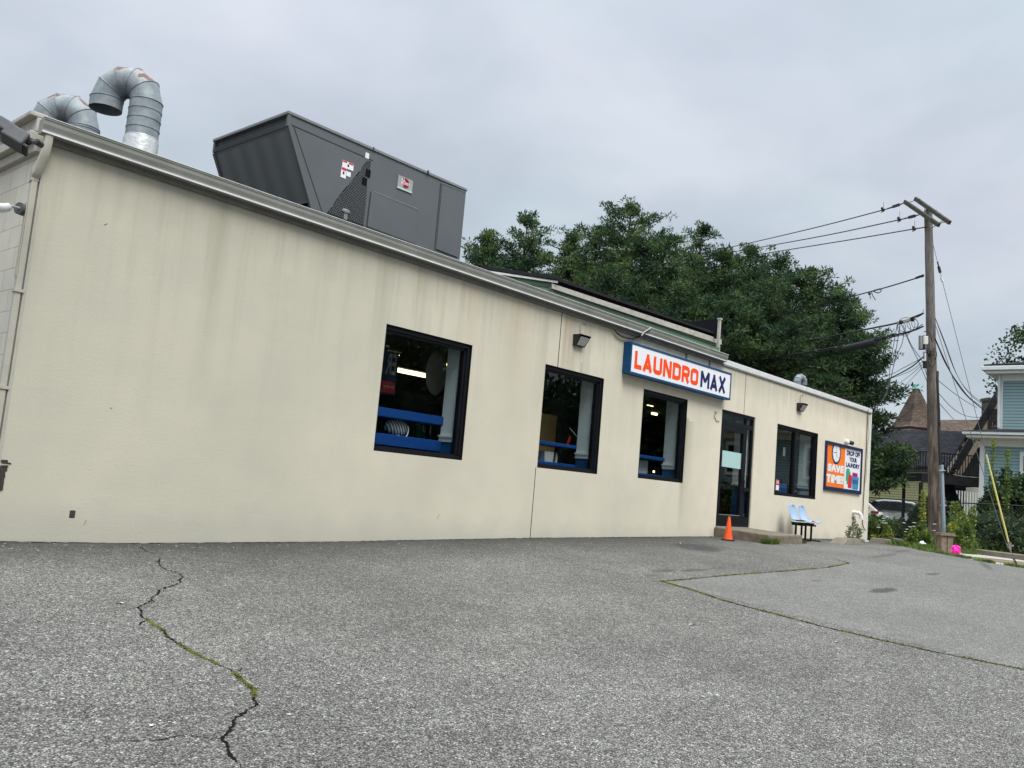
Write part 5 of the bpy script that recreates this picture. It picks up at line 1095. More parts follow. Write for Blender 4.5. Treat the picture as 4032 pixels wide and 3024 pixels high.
for p,lab in (([(600,80,28),(700,310,27.8),(800,510,27.6),(905,760,27.3)],'straight cable slanting from the splice box down to the pole'),([(620,90,28),(720,330,27.8),(850,520,27.6),(903,690,27.3)],'second slanting cable from the splice box down to the pole'),
   ([(860,470,27.4),(700,600,30),(430,735,36),(160,820,44),(-100,870,50)],'thick cable sweeping left from the pole boxes toward the pines'),([(860,475,27.4),(620,600,30),(430,690,34),(0,800,46)],'thin cable sweeping left from the pole boxes toward the pines'),
   ([(850,530,27.4),(700,640,31),(430,740,37)],'short grey cable sweeping left behind the pole boxes'),([(850,560,27.4),(700,690,36),(500,840,50)],'faint cable running away left above the brown turret'),([(850,590,27.4),(760,690,36),(570,890,55)],'lowest faint cable running away left above the brown turret'),
   ([(1000,250,27.3),(1120,520,29),(1250,760,31.5),(1390,940,34),(1580,1100,37)],'thick black cable sweeping right from the pole to the blue house'),([(1003,262,27.3),(1130,560,29),(1290,800,31.5),(1420,960,34),(1600,1085,37)],'second black cable sweeping right from the pole'),
   ([(1000,0,27.3),(1100,270,28.5),(1240,640,31),(1380,870,34),(1520,1000,36.5),(1620,1050,38)],'pale cable sweeping right from high on the pole'),([(1005,10,27.3),(1120,300,28.5),(1270,700,31),(1420,900,34),(1600,1045,37)],'second pale cable sweeping right from high on the pole'),
   ([(1035,745,27.1),(1200,880,29.5),(1350,985,33),(1500,1075,36)],'upper sagging wire right of the turret'),([(1040,895,27.1),(1180,1050,29.5),(1320,1150,33),(1460,1185,36),(1600,1180,39)],'deep sagging wire right of the turret'),([(1045,1010,27.1),(1140,1120,31),(1225,1215,38)],'lowest short wire right of the turret')):
    wire('drop_cable',crv([PD(*Z('H',x,y),D_) for x,y,D_ in p]),.010 if 'thick' not in lab else .022,lab,M['wire'] if 'pale' not in lab and 'faint' not in lab and 'grey' not in lab else M['wire_grey'])
# guys
anc=np.array(PD(3983,2184,27.0))
def guy(att,name,lab,guard=False):
    o=empty(name,tuple(anc),lab,'guy wire'); d=np.array(att)-anc
    def at_y(Y_):
        lo,hi=0,1
        for _ in range(40):
            m=(lo+hi)/2; P=anc+d*m; q=P-CAM; v=H0/2-FPX*np.dot(q,Uv)/np.dot(q,Fv)
            if v>Y_: lo=m
            else: hi=m
        return anc+d*lo
    return o,d,at_y
att=np.array(on(1700,880/1.82278,'d')); att=np.array(on(0,489,'d'))
o,d,ay_=guy(att,'guy_wire','guy wire from the pole top with a bright yellow guard tube at its foot')
MB().tube([att,ay_(1052)],.008,5).tube([ay_(1075),anc+d*.02],.009,5).build('guy_strand',M['wire_grey'],o,smooth=True)
MB().tube([ay_(1050),ay_(1074)],.045,8).tube([ay_(1030),ay_(1050)],.022,8).build('strain_insulator',M['bronze'],o,smooth=True); MB().tube([ay_(1092),ay_(1108)],.04,8).build('lower_insulator',M['pvc'],o,smooth=True)
MB().tube([ay_(1790),ay_(2135)],[.025,.030],12).build('guard_tube',M['yellow'],o,smooth=True)
MB().tube([anc+np.array([.0,0,-.05]),ay_(2180)],.028,8).build('anchor_rod',M['bark'],o,smooth=True); q=ay_(2178); MB().tube([q,ay_(2135)],.022,6).tube([q,ay_(2135)+Rv*.07],.014,6).tube([q,ay_(2140)-Rv*.07],.014,6).sphere(tuple(ay_(2150)+Rv*.10),.035,7,5).build('grip',M['boxgrey'],o,smooth=True)
att2=np.array(on(0,700,'d')); att2=att2+Rv*.15; ep=ay_(2165)-Rv*.07
wire('guy_wire',[att2,ep],.010,'plain thin guy wire running down beside the yellow guard',M['wire_grey'],cat='guy wire',group='guy wires')
bpy.data.objects[o.name]['group']='guy wires'
# stub post, pink bag, white rubbish
g0=G(*Z('Q',1140,615)); st0=empty('stub_post',(g0[0]+.25,g0[1]+.1,gz(g0[0],g0[1])-.05),'short grey wooden stub with a flat cap beside the pole','post',rz=rad(-42))
MB().box(-.16,-.015,-.1,.1,0,.46).box(.005,.15,-.1,.1,0,.46).build('boards',M['stubwood'],st0,local=True,bevel=.008); MB().box(-.21,.21,-.14,.14,.46,.50).box(-.19,.19,-.12,.12,.50,.53).build('cap',M['stubwood'],st0,local=True,bevel=.006)
g0=G(*Z('Q',1265,650)); pk=empty('pink_bag',(g0[0]+.05,g0[1],gz(g0[0],g0[1])),'crumpled hot pink plastic bag at the edge of the asphalt','bag')
V=[];F=[];N,K=14,8; rr_=random.Random(5)
for j in range(K+1):
    t=PI*j/K
    for k in range(N): a=2*PI*k/N; r_=.16*(1+rr_.uniform(-.22,.22)); V.append((r_*math.sin(t)*math.cos(a)*1.05,r_*math.sin(t)*math.sin(a)*.8,.12+r_*.95*math.cos(t)*(.9 if math.cos(t)>0 else .75)))
for j in range(K):
    for k in range(N): F.append((j*N+k,(j+1)*N+k,(j+1)*N+(k+1)%N,j*N+(k+1)%N))
MB().add(V,F).build('bag_body',M['pink'],pk,local=True)
pk.scale=(.85,.85,.85); MB().add([(.05,-.02,.22),(.14,.0,.14),(.20,.02,.02),(.10,-.06,.05)],[(0,1,2,3)]).build('bag_handle',M['orange2'],pk,local=True)
g0=PD(*Z('Q',825,552),25.0); lt_=empty('plastic_scrap',(g0[0],g0[1],gz(g0[0],g0[1])),'crumpled white plastic in the weeds left of the pole','litter')
V=[];F=[]
for j in range(5):
    t=PI*j/4
    for k in range(8): a=2*PI*k/8; r_=.11*(1+rr_.uniform(-.4,.3)); V.append((r_*1.5*math.sin(t)*math.cos(a),r_*math.sin(t)*math.sin(a),.12+r_*math.cos(t)))
for j in range(4):
    for k in range(8): F.append((j*8+k,(j+1)*8+k,(j+1)*8+(k+1)%8,j*8+(k+1)%8))
MB().add(V,F).build('plastic_film',M['pvc'],lt_,local=True)

# ================================================================== houses
# green sided building behind the laundromat
gb=empty('green_building',(16,18,0),'green clapboard building with a black roof edge rising behind the laundromat roof','building')
YG=17.0
r0=PY(*Z(7,690,700),YG); r1=PY(*Z(7,1905,1110),YG)
zt=(r0[2]+PY(*Z(7,1905,1085),YG)[2])/2
A3=np.array([r0[0],YG,0]); B3=np.array([r1[0],YG,0]); ang=rad(37); 
le=PD(*Z(7,180,575),1.0)
# left wing: chamfered wall going back and left
def wing(k): return np.array([A3[0]-k*math.cos(ang),YG+k*math.sin(ang),0])
kk=0
rL=ray(*Z(7,165,575)); # find where the ray meets the chamfer plane
nx,ny=math.sin(ang),math.cos(ang); t_=(nx*A3[0]+ny*A3[1])/(nx*rL[0]+ny*rL[1]); PL=CAM+rL*t_
zr=PY(*Z(7,690,660),YG)[2]; zl=PL[2]
MB().quad((A3[0],YG,2.5),(B3[0],YG,2.5),(B3[0],YG,zt-.05),(A3[0],YG,zt-.05)).quad((B3[0],YG,2.5),(B3[0],YG+9,2.5),(B3[0],YG+9,zt),(B3[0],YG,zt)).build('wall',M['green_siding'],gb)
MB().quad((PL[0],PL[1],2.5),(A3[0],YG,2.5),(A3[0],YG,zr-.05),(PL[0],PL[1],zl-.03)).build('chamfered_wall',M['green_siding'],gb)
MB().box(A3[0]-.05,A3[0]+.05,YG-.05,YG+.05,2.5,zr-.1).box(B3[0]-.10,B3[0]+.02,YG-.03,YG+.05,2.5,zt-.1).build('corner_board',M['green_siding'],gb)
f0=PY(*Z(7,690,675),YG-.13); f1=PY(*Z(7,1920,1082),YG-.13); f2=PY(*Z(7,1920,1120),YG-.13); f3=PY(*Z(7,690,712),YG-.13)
MB().prism([f0,f1,f2,f3],(0,.03,0)).prism([f3+(0,.03,.01),f2+(0,.03,.01),f2+(0,.13,.02),f3+(0,.13,.02)],(0,0,.02)).build('eave_fascia',M['stone_trim'],gb,bevel=.004)
h0=PY(*Z(7,720,652),YG-.15); h1=PY(*Z(7,1925,1062),YG-.15)
PLt=PL+np.array([0,0,.0]); d_=np.array([-nx*.03,-ny*.03,0])
MB().prism([PLt+d_,np.array([A3[0],YG,zr])+d_+(.0,-.2,0),np.array([A3[0],YG,zr-.07])+d_+(.0,-.2,0),PLt+d_-(0,0,.06)],(nx*.03,ny*.03,0)).build('rake_board',M['trimwhite'],gb)
bk=np.array([0,7.,.75]); top=[PL+d_+(0,0,.02),np.array([A3[0],YG-.3,zr+.02]),h0,h1]
ph=PD(*Z(7,185,543),1); 
MB().add([top[0],top[1],top[2],top[3],top[0]+(0,0,.11),top[1]+(0,0,.10),top[2]+(0,0,.09),top[3]+(0,0,.08),top[0]+(3,7,.5),top[3]+(.5,9,.4)],[(0,1,5,4),(1,2,6,5),(2,3,7,6),(4,5,6,7,9,8),(3,9,7)]).build('roof',M['roofing'],gb)
q0=PY(*Z(7,1640,960),YG+1.5); q1=PY(*Z(7,1893,930),YG-.3); q2=PY(*Z(7,1893,1075),YG-.3); q3=PY(*Z(7,1640,990),YG+1.5)
MB().prism([q0,q1,q2,q3],(0,.12,0)).build('roof_upstand',M['roofing'],gb)
u0=PY(*Z(7,1905,932),YG-.35); MB().box(u0[0]-.04,u0[0]+.06,YG-.4,YG-.3,u0[2]-1.15,u0[2]).box(u0[0]-.06,u0[0]+.12,YG-.42,YG-.28,u0[2]-.03,u0[2]+.03).build('end_trim',M['stone_trim'],gb)
# blue house
XB=38.0; bh=empty('blue_house',(XB,4,0),'blue clapboard house with white trim and a red foundation','house')
def bx(n,x,y,X=XB): return PX(*Z(n,x,y),X)
yl=bx(6,1103,700)[1]; ze=bx(6,1110,640)[2]; zf=bx(6,1100,1172)[2]; zfr=bx(6,1115,695)[2]; y_r=-3.5
MB().box(XB,XB+9,y_r,yl,zf+.22,zfr).build('wall',M['bluesid'],bh)
MB().box(XB-.03,XB+.02,y_r,yl+.03,zfr,ze).box(XB-.035,XB+9,y_r,yl+.04,zf,zf+.22).build('frieze_board',M['housewhite'],bh)
MB().box(XB-.04,XB+.1,yl-.12,yl+.05,zf+.22,zfr).build('corner_board',M['housewhite'],bh)
MB().box(XB+.02,XB+9,y_r,yl-.04,-.5,zf).build('foundation',M['brick'],bh)
e0=bx(6,1025,597,XB-.55); 
MB().box(XB-.5,XB+9,y_r-.3,yl+.45,ze,ze+.10).box(XB-.58,XB+9,y_r-.3,yl+.58,ze+.12,ze+.24).build('lower_eave',M['housewhite'],bh,bevel=.02)
yu=bx(6,1243,300,XB+1.5)[1]; XU=XB+1.5; zu=bx(6,1258,195,XU)[2]; zut=bx(6,1258,150,XU)[2]; zr0=bx(6,1260,565,XU)[2]
MB().add([(XB-.60,yl+.6,ze+.25),(XB-.60,y_r-.3,ze+.25),(XU,y_r-.3,zr0+.0),(XU,yu+.1,zr0),(XU+3,yl+.3,zr0-.2)],[(0,3,2,1),(0,4,3)]).build('lower_roof',M['greyroof'],bh)
MB().box(XU,XU+8,y_r,yu,zr0-.3,zu).build('upper_wall',M['bluesid'],bh)
MB().box(XU-.03,XU+.02,y_r,yu+.03,zu,zut).build('upper_frieze',M['housewhite'],bh)
MB().box(XU-.04,XU+.1,yu-.12,yu+.05,zr0-.05,zu).tube([(XU-.12,yu-.0,zut-.05),(XU-.12,yu-.0,zr0+.05)],.05,8).build('upper_corner_board',M['housewhite'],bh)
MB().box(XU-.45,XU+8,y_r-.3,yu+.45,zut,zut+.12).box(XU-.55,XU+8,y_r-.3,yu+.58,zut+.13,zut+.30).build('upper_eave',M['housewhite'],bh,bevel=.02)
MB().prism([(XU-.5,y_r-.3,zut+.31),(XU-.5,yu+.5,zut+.31),(XU+3,yu-2.5,zut+1.1),(XU+3,y_r-.3,zut+1.1)],(.0,0,.06)).add([(XU-.5,yu+.5,zut+.33),(XU+7,yu+.5,zut+.33),(XU+3,yu-2.5,zut+1.14)],[(0,1,2)]).build('upper_roof',M['greyroof'],bh)
def hwin(y0_,y1_,z0_,z1_,X=XB):
    w_=MB().box(X-.05,X+.0,y0_,y1_,z0_,z0_+.14).box(X-.05,X+.0,y0_,y1_,z1_-.16,z1_).box(X-.05,X,y0_,y0_+.12,z0_+.14,z1_-.16).box(X-.05,X,y1_-.12,y1_,z0_+.14,z1_-.16).box(X-.04,X,y0_+.12,y1_-.12,(z0_+z1_)/2-.03,(z0_+z1_)/2+.03).build('window',M['housewhite'],bh)
    MB().box(X-.02,X-.004,y0_+.12,y1_-.12,z0_+.14,z1_-.16).build('pane',M['winpane'],w_); MB().box(X-.028,X-.021,y0_+.14,y0_+.17,z0_+.14,z1_-.16).build('pink_curtain',M['pink'],w_) if y1_>5 else None
zwt=bx(6,1410,740)[2]; zwb=bx(6,1410,1055)[2]; yw=bx('E',1150,500)[1]
hwin(yw-1.15,yw,zwb,zwt); hwin(2.3,3.5,zwb,zwt); hwin(-1.6,-.4,zwb,zwt); hwin(4.0,5.1,zu-1.9,zu-.4,XU); hwin(.2,1.3,zu-1.9,zu-.4,XU)
# grey roofed house
DG=55
def PG(x,y,D=DG): return PD(*Z(6,x,y),D)
R1_=PG(940,582); XGr=R1_[0]; 
gr=empty('grey_roofed_house',(XGr,R1_[1],0),'house with a large dark shingle roof and cream gable behind the parking area','house')
def pgx(x,y,X): return PX(*Z(6,x,y),X)
Xe=XGr-4.2
yR=R1_[1]; zRid=R1_[2]; yLf=yR+16
E1=pgx(822,862,Xe); zEv=E1[2]; yE=E1[1]
yE=yR-.1
MB().prism([(Xe-.3,yE-.35,zEv),(XGr,yE-.35,zRid),(XGr+4.5,yE-.35,zEv),(XGr+4.5,yE-.35,zEv-.18),(XGr,yE-.35,zRid-.2),(Xe-.3,yE-.35,zEv-.16)],(0,yLf-yE,0)).build('roof',M['greyroof'],gr)
MB().add([(Xe,yE,zEv-.1),(XGr,yE,zRid-.15),(XGr+4.2,yE,zEv-.1),(Xe,yE,-.2),(XGr+4.2,yE,-.2)],[(0,3,4,2,1)]).build('gable_wall',M['creamsid'],gr)
MB().box(Xe,XGr+4.2,yE+.02,yLf-.5,-.2,zEv-.12).build('wall',M['yelsid'],gr)
MB().box(Xe-.02,Xe+.05,yE+.02,yLf-.5,zEv-.75,zEv-.1).build('upper_band',M['creamsid'],gr)
MB().box(Xe-.04,Xe-.01,yE+9.6,yE+10.6,1.0,2.6).build('window',M['housewhite'],gr); MB().box(Xe-.06,Xe-.041,yE+9.7,yE+10.5,1.1,2.5).build('window_pane',M['winpane'],gr)
# black stairs and deck
DS=43.0
def PS(x,y,D=DS): return np.array(PD(*Z(6,x,y),D))
dk=empty('black_staircase',tuple(PS(870,1170)),'black wooden deck with stairs between the two houses','staircase')
rw=np.array([Rv[0],Rv[1],0]); rw/=np.linalg.norm(rw); fw=np.array([Fv[0],Fv[1],0]); fw/=np.linalg.norm(fw); up=np.array([0,0,1.])
C0=PS(640,915); C1=PS(1105,930); W_=np.dot(C1-C0,rw); zD=C0[2]*.5+C1[2]*.5
def dp_(u,v,z): p=C0+rw*u+fw*v; return (p[0],p[1],z)
def dbox(mb,u0,u1,v0,v1,z0,z1): return mb.add([dp_(u0,v0,z0),dp_(u1,v0,z0),dp_(u1,v1,z0),dp_(u0,v1,z0),dp_(u0,v0,z1),dp_(u1,v0,z1),dp_(u1,v1,z1),dp_(u0,v1,z1)],[(0,3,2,1),(4,5,6,7),(0,1,5,4),(1,2,6,5),(2,3,7,6),(3,0,4,7)])
mb=MB(); dbox(mb,0,W_,0,2.2,zD-.05,zD); mb.build('deck_boards',M['blackwood'],dk)
mb=MB(); dbox(mb,0,W_,-.04,.02,zD-.45,zD-.06); dbox(mb,W_-.1,W_,.02,2.2,zD-.45,zD-.06); dbox(mb,0,.05,.02,2.2,zD-.4,zD-.06); mb.build('rim_beam',M['blackwood'],dk)
for u in (.02,3.98,5.15):
    mb=MB(); dbox(mb,u-.07,u+.07,-.02,.12,-.2,zD-.46); mb.build('post',M['blackwood'],dk)
for u in (.1,2.4,4.6,5.7): mb=MB(); dbox(mb,u-.06,u+.06,2.0,2.12,-.2,zD-.06); mb.build('post',M['blackwood'],dk)
mb=MB(); dbox(mb,0,W_,-.02,.03,zD+1.02,zD+1.08); dbox(mb,0,W_,-.02,.02,zD+.08,zD+.12); u=.06
while u<W_: dbox(mb,u-.018,u+.018,-.015,.015,zD+.1,zD+1.03); u+=.13
dbox(mb,0,.03,0,2.2,zD+1.02,zD+1.08); v=.2
while v<2.2: dbox(mb,0,.03,v-.02,v+.02,zD+.05,zD+1.03); v+=.18
mb.build('railing',M['black2'],dk)
# upper flight
s0=PS(925,900,DS+1.2); s1=PS(1110,640,DS+1.2); S0=(np.dot(s0-C0,rw),1.3,zD); S1u=np.dot(s1-C0,rw); zS1=s1[2]; ex=1.45; S2u=S1u+1.0; zS2=zS1+ (zS1-zD)/(S1u-S0[0])*1.0
sl_k=(zS1-zD)/(S1u-S0[0])
def flight(name,u0,z0,u1,z1,v0,v1,rail=True):
    n=max(3,int(abs(z1-z0)/.19)); mb=MB()
    for v in (v0,v1): mb.bar(dp_(u0,v,z0-.05),dp_(u1,v,z1-.05),.06,.26)
    mb.build('stringer',M['stubwood'] if name=='u' else M['blackwood'],dk); mb=MB()
    for k in range(n): t=(k+.5)/n; uu=u0+(u1-u0)*t; zz_=z0+(z1-z0)*t; dbox(mb,uu-.13,uu+.13,v0,v1,zz_-.02,zz_+.02)
    mb.build('tread',M['blackwood'],dk)
    if rail:
        mb=MB(); mb.bar(dp_(u0,v0,z0+.95),dp_(u1,v0,z1+.95),.05,.06); k=0
        while k<=1: uu=u0+(u1-u0)*k; zz_=z0+(z1-z0)*k; dbox(mb,uu-.018,uu+.018,v0-.018,v0+.018,zz_,zz_+.95); k+=.03
        mb.build('stair_railing',M['black2'],dk)
flight('u',S0[0],zD,S2u,zS2,1.3,2.2)
flight('l',PS_u:=float(np.dot(PS(1010,1200)-C0,rw)),.2,float(np.dot(PS(840,1000)-C0,rw)),zD-.3,.6,1.5,rail=True)
mb=MB(); zl_=PS(1170,555,DS+2)[2]; ul=float(np.dot(PS(1120,555,DS+2)-C0,rw)); dbox(mb,ul,ul+2.2,1.2,2.6,zl_-.1,zl_); mb.build('upper_landing',M['blackwood'],dk)
mb=MB(); dbox(mb,ul,ul+2.2,1.2,1.24,zl_+.85,zl_+.92); u=ul
while u<ul+2.2: dbox(mb,u-.03,u+.03,1.2,1.23,zl_,zl_+.9); u+=.12
mb.build('landing_railing',M['black2'],dk)
mb=MB(); dbox(mb,4.6,W_,2.25,2.3,zD+.15,zD+1.7); mb.build('slatted_screen_backing',M['blackwood'],dk); mb=MB(); u=4.75
while u<W_-.1: dbox(mb,u,u+.07,2.2,2.24,zD+.2,zD+.9); u+=.13
mb.build('white_balusters',M['housewhite'],dk)
mb=MB(); u=2.5
while u<5.2: dbox(mb,u,u+.06,2.6,2.64,.2,zD-.6); u+=.14
mb.build('lower_balusters',M['inwall'],dk); mb=MB(); dbox(mb,2.3,W_+.8,3.0,3.1,-.2,zD-.1); mb.build('under_deck_boarding',M['black2'],dk)
# turret and brown roof
DT=75
def PT(x,y,D=DT): return np.array(PD(*Z(6,x,y),D))
ap=PT(603,215); bl=PT(425,552); br_=PT(775,556); hw=np.dot(br_-bl,rw)/2*.93; ctr=bl+rw*hw+fw*hw*.6; ctr[2]=0; ctr_=ap.copy(); ctr_[2]=0; ctr=ctr_
zt_,zb2=ap[2],bl[2]; tw=empty('turret_house',tuple(ctr),'brown shingled pyramid turret with a green copper tip, far behind the pole','house')
qa=rad(10)
def ring4(hw,z,a=qa): return [tuple(ctr+(rw*math.cos(t+a)+fw*math.sin(t+a))*hw*1.414*np.array([1,1,0])+up*z) for t in (PI/4,3*PI/4,5*PI/4,7*PI/4)]
H_=zt_-zb2; lv=[(hw*.98,zb2),(hw*.84,zb2+.035*H_),(hw*.70,zb2+.12*H_),(hw*.585,zb2+.26*H_),(hw*.40,zb2+.50*H_),(hw*.10,zb2+.89*H_)]
vs=[];fs=[]
for h_,z_ in lv: vs+=ring4(h_*.93,z_)
for i in range(len(lv)-1):
    for k in range(4): fs.append((i*4+k,i*4+(k+1)%4,(i+1)*4+(k+1)%4,(i+1)*4+k))
fs.append((3,2,1,0)); MB().add(vs,fs).build('turret_roof',M['brownroof'],tw)
MB().add(ring4(hw*.105,zb2+.88*H_)+[tuple(ctr+up*zt_)],[(0,1,4),(1,2,4),(2,3,4),(3,0,4),(3,2,1,0)]).build('copper_tip',M['copper'],tw)
mb=MB(); vs=ring4(hw*.72,zb2-3)+ring4(hw*.72,zb2-.15); mb.add(vs,[(0,1,5,4),(1,2,6,5),(2,3,7,6),(3,0,4,7)]); mb.build('turret_wall',mat('beige_wall',(.45,.42,.38),.8),tw)
vs=ring4(hw*.90,zb2-.10)+ring4(hw*.90,zb2-.01); MB().add(vs,[(0,1,5,4),(1,2,6,5),(2,3,7,6),(3,0,4,7),(3,2,1,0)]).build('turret_cornice',mat('dark_red_cornice',(.07,.03,.025),.8),tw)
rb=PT(660,495,DT+1); rr2=PT(1260,492,DT+1); e1=PT(640,760,DT-5); e2_=PT(1280,760,DT-5)
MB().add([rb,rr2,e2_,e1,rb+fw*8-up*4,rr2+fw*8-up*4],[(0,3,2,1),(0,1,5,4)]).build('main_roof',M['brownroof'],tw)
c_=PT(790,620,DT-3); MB().add([PT(830,540,DT-3),PT(690,640,DT-4.5),PT(800,660,DT-6),PT(900,600,DT-3),PT(840,545,DT)],[(0,1,2),(0,2,3),(0,3,4),(0,4,1)]).build('small_hip_roof',M['brownroof'],tw)
c_=PT(1197,445,DT+1); mb=MB(); box_or(mb,c_,rw,up,fw,.75,1.2,.6); box_or(mb,c_+up*1.15,rw,up,fw,.85,.12,.7); mb.build('chimney',mat('chimney_grey',(.10,.09,.085),.9),tw)
# ================================================================== foliage
def leaves(C, R, per, ln_, wd_, rs, flat=.6, upb=.0, outward=None, droop=0):
    """many small blades scattered in soft tufts round centres C"""
    C=np.repeat(np.asarray(C,float),per,axis=0); R=np.repeat(np.broadcast_to(np.asarray(R,float),(len(C)//per,)),per); n=len(C)
    d=rs.normal(size=(n,3)); d/=np.linalg.norm(d,axis=1)[:,None]; rr=rs.uniform(0,1,n)**.5*R
    P=C+d*rr[:,None]*np.array([1,1,flat])
    t=rs.normal(size=(n,3))*.8+d*.9; t[:,2]+=upb; t/=np.linalg.norm(t,axis=1)[:,None]
    s=np.cross(t,rs.normal(size=(n,3))); s/=np.linalg.norm(s,axis=1)[:,None]+1e-9
    L=(rs.uniform(.55,1.15,n)*ln_)[:,None]; Wd=(rs.uniform(.6,1.2,n)*wd_)[:,None]
    V=np.stack([P-s*Wd*.35,P+t*L*.5-s*Wd*.0+s*Wd*.6,P+t*L,P+t*L*.5-s*Wd*.6],1).reshape(-1,3)
    return V, np.arange(len(V)).reshape(-1,4)
def limb_mb(paths):
    mb=MB()
    for pts,r in paths: mb.tube(pts,r,6)
    return mb
def pine(x,y,H,R,seed,lab,m='pine',zc0=.25,dens=1.,base=None,lean=0,lim=None):
    rs=np.random.RandomState(seed); z0=gz(x,y) if base is None else base; o=empty('pine_tree',(x,y,z0),lab,'tree','tall pines behind the building')
    C=[];Rr=[];paths=[([(0,0,0),(.1,0,H*.4),(lean*.5,.1,H*.75),(lean,0,H*.97)],[.30,.22,.12,.03])]
    z=H*zc0; az=rs.uniform(0,6.28)
    while z<H*.985:
        f=z/H; prof=min(1,(1.01-f)*2.8)**.7*(.8+.2*min(1,(f-zc0)/.15+.4)); nb=1
        for _ in range(3 if f<.9 else 2):
            az+=2.4+rs.uniform(-.4,.4); L=1.32*R*prof*rs.uniform(.40,1.12)
            if rs.uniform()<.12: L*=1.25
            rise=.10+.55*max(0,f-.6)+rs.uniform(-.08,.12); cx_=lean*f
            pts=[]; nseg=5
            for k in range(nseg+1):
                t=k/nseg; pts.append((cx_+math.cos(az)*L*t,math.sin(az)*L*t,z+L*(rise*t+.12*t*t)))
            paths.append((pts,[max(.012,.06*(1-k/nseg)*L/R+.012) for k in range(nseg+1)]))
            nt_=max(2,int(L/.36))
            for k in range(nt_):
                t=.22+.80*(k+rs.uniform(0,1))/nt_; w_=.30*L*min(1,(1.15-t)*1.6)
                for _k in range(2 if t<.9 else 1):
                    off=rs.normal(size=3)*np.array([w_*.6,w_*.6,.10]); C.append((cx_+math.cos(az)*L*t+off[0],math.sin(az)*L*t+off[1],z+L*(rise*t+.12*t*t)+off[2]+.1)); Rr.append(.37*rs.uniform(.7,1.3))
        z+=H*.027*(1+.3*rs.uniform(-1,1))
    for _ in range(5): C.append((lean+rs.normal()*.12,rs.normal()*.12,H*rs.uniform(.95,1.0))); Rr.append(.22)
    V,F=leaves(C,Rr,int(46*dens),.26,.058,rs,flat=.32,upb=.35)
    npmesh('crown',V,F,M[m],o,local=True)
    limb_mb(paths).build('trunk',M['bark'],o,local=True,smooth=True); return o
def place_pine(px,py,D,R,seed,lab,**k):
    p=PD(px,py,D); zb=-.1; return pine(p[0],p[1],p[2]-zb,R,seed,lab,base=zb,**k)
pl=[(2080,845,47,2.6,1,'leftmost pine, a bushy crown just right of the rooftop unit',{}),
    (1925,905,46,2.0,21,'small pine with a thin crown beside the rooftop unit',{}),
    (2250,925,49,2.7,2,'second pine from the left with a low rounded top',{}),
    (2470,785,50,3.2,3,'tallest pine of the row, with two leaders at its top',dict(lean=.5)),
    (2355,900,52,2.6,17,'pine filling in just left of the tallest one',dict(m='pine_dark')),
    (2620,915,48,2.5,4,'pine with a ragged top just right of the tallest one',{}),
    (2765,880,51,2.4,5,'slender pine behind the power wires in the middle of the row',{}),
    (2850,1000,44,3.2,6,'mid height pine just above the upstand of the green building',dict(m='pine_dark')),
    (2960,975,50,2.8,7,'pale tipped pine right of the slender one',{}),
    (3080,1010,47,3.0,8,'broad pine in the right half of the row',{}),
    (3205,1060,45,2.3,9,'pine behind the lower telephone cables',dict(zc0=.38)),
    (3310,1160,43,2.2,10,'last high pine of the row before the open sky',dict(zc0=.44)),
    (3368,1330,41,1.55,11,'lower dark pine above the far corner of the laundromat',dict(m='pine_dark',zc0=.50)),
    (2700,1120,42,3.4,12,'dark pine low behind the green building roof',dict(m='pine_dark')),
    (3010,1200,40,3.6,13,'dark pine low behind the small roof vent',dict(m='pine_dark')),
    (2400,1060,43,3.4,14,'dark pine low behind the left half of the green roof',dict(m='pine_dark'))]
for px,py,D,R,sd_,lab,k in pl: place_pine(px,py,D,R,sd_,lab,**{'zc0':.12,**k})
place_pine(3318,1690,36,2.0,31,'low spreading pine drooping over the parked cars',m='pine_dark',zc0=.40,dens=1.1)
# broadleaf
def broad(name,x,y,H,R,seed,lab,m='maple',zc=.35,n=150,per=70,lsz=.17,cat='tree',group=None,base=None,trunk_r=.16,flat=.8,wdm=.6):
    rs=np.random.RandomState(seed); z0=gz(x,y) if base is None else base; o=empty(name,(x,y,z0),lab,cat,group); C=[];Rr=[];paths=[([(0,0,-.05),(.03*H,0,H*.35),(0,.02*H,H*.7)],[trunk_r,trunk_r*.7,trunk_r*.3])]
    cz_=H*(zc+(1-zc)/2); hz_=H*(1-zc)/2
    for k in range(n):
        d=rs.normal(size=3); d/=np.linalg.norm(d); r_=rs.uniform(.25,1)**.6*(1+.22*math.sin(3.1*d[0]+seed)*math.cos(4.3*d[2]+seed)); p=np.array([d[0]*R*r_,d[1]*R*r_,cz_+d[2]*hz_*r_]); C.append(p); Rr.append(R*.17*rs.uniform(.7,1.4)+.05)
        if k%8==0: paths.append(([(0,0,H*.3),tuple(p*.55+np.array([0,0,H*.18])),tuple(p)],[trunk_r*.4,trunk_r*.2,.01]))
    V,F=leaves(C,Rr,per,lsz,lsz*wdm,rs,flat=flat,upb=-.1); npmesh('crown' if cat=='tree' else 'foliage',V,F,M[m],o,local=True)
    limb_mb(paths).build('trunk' if cat=='tree' else 'stem',M['bark'],o,local=True,smooth=True); return o
p=PD(*Z(6,1400,20),52); broad('maple_tree',p[0]+.8,p[1]-2.4,p[2]+1.9,4.2,41,'dark leafy tree rising behind the blue house roof',n=230,per=90,lsz=.24,zc=.3)
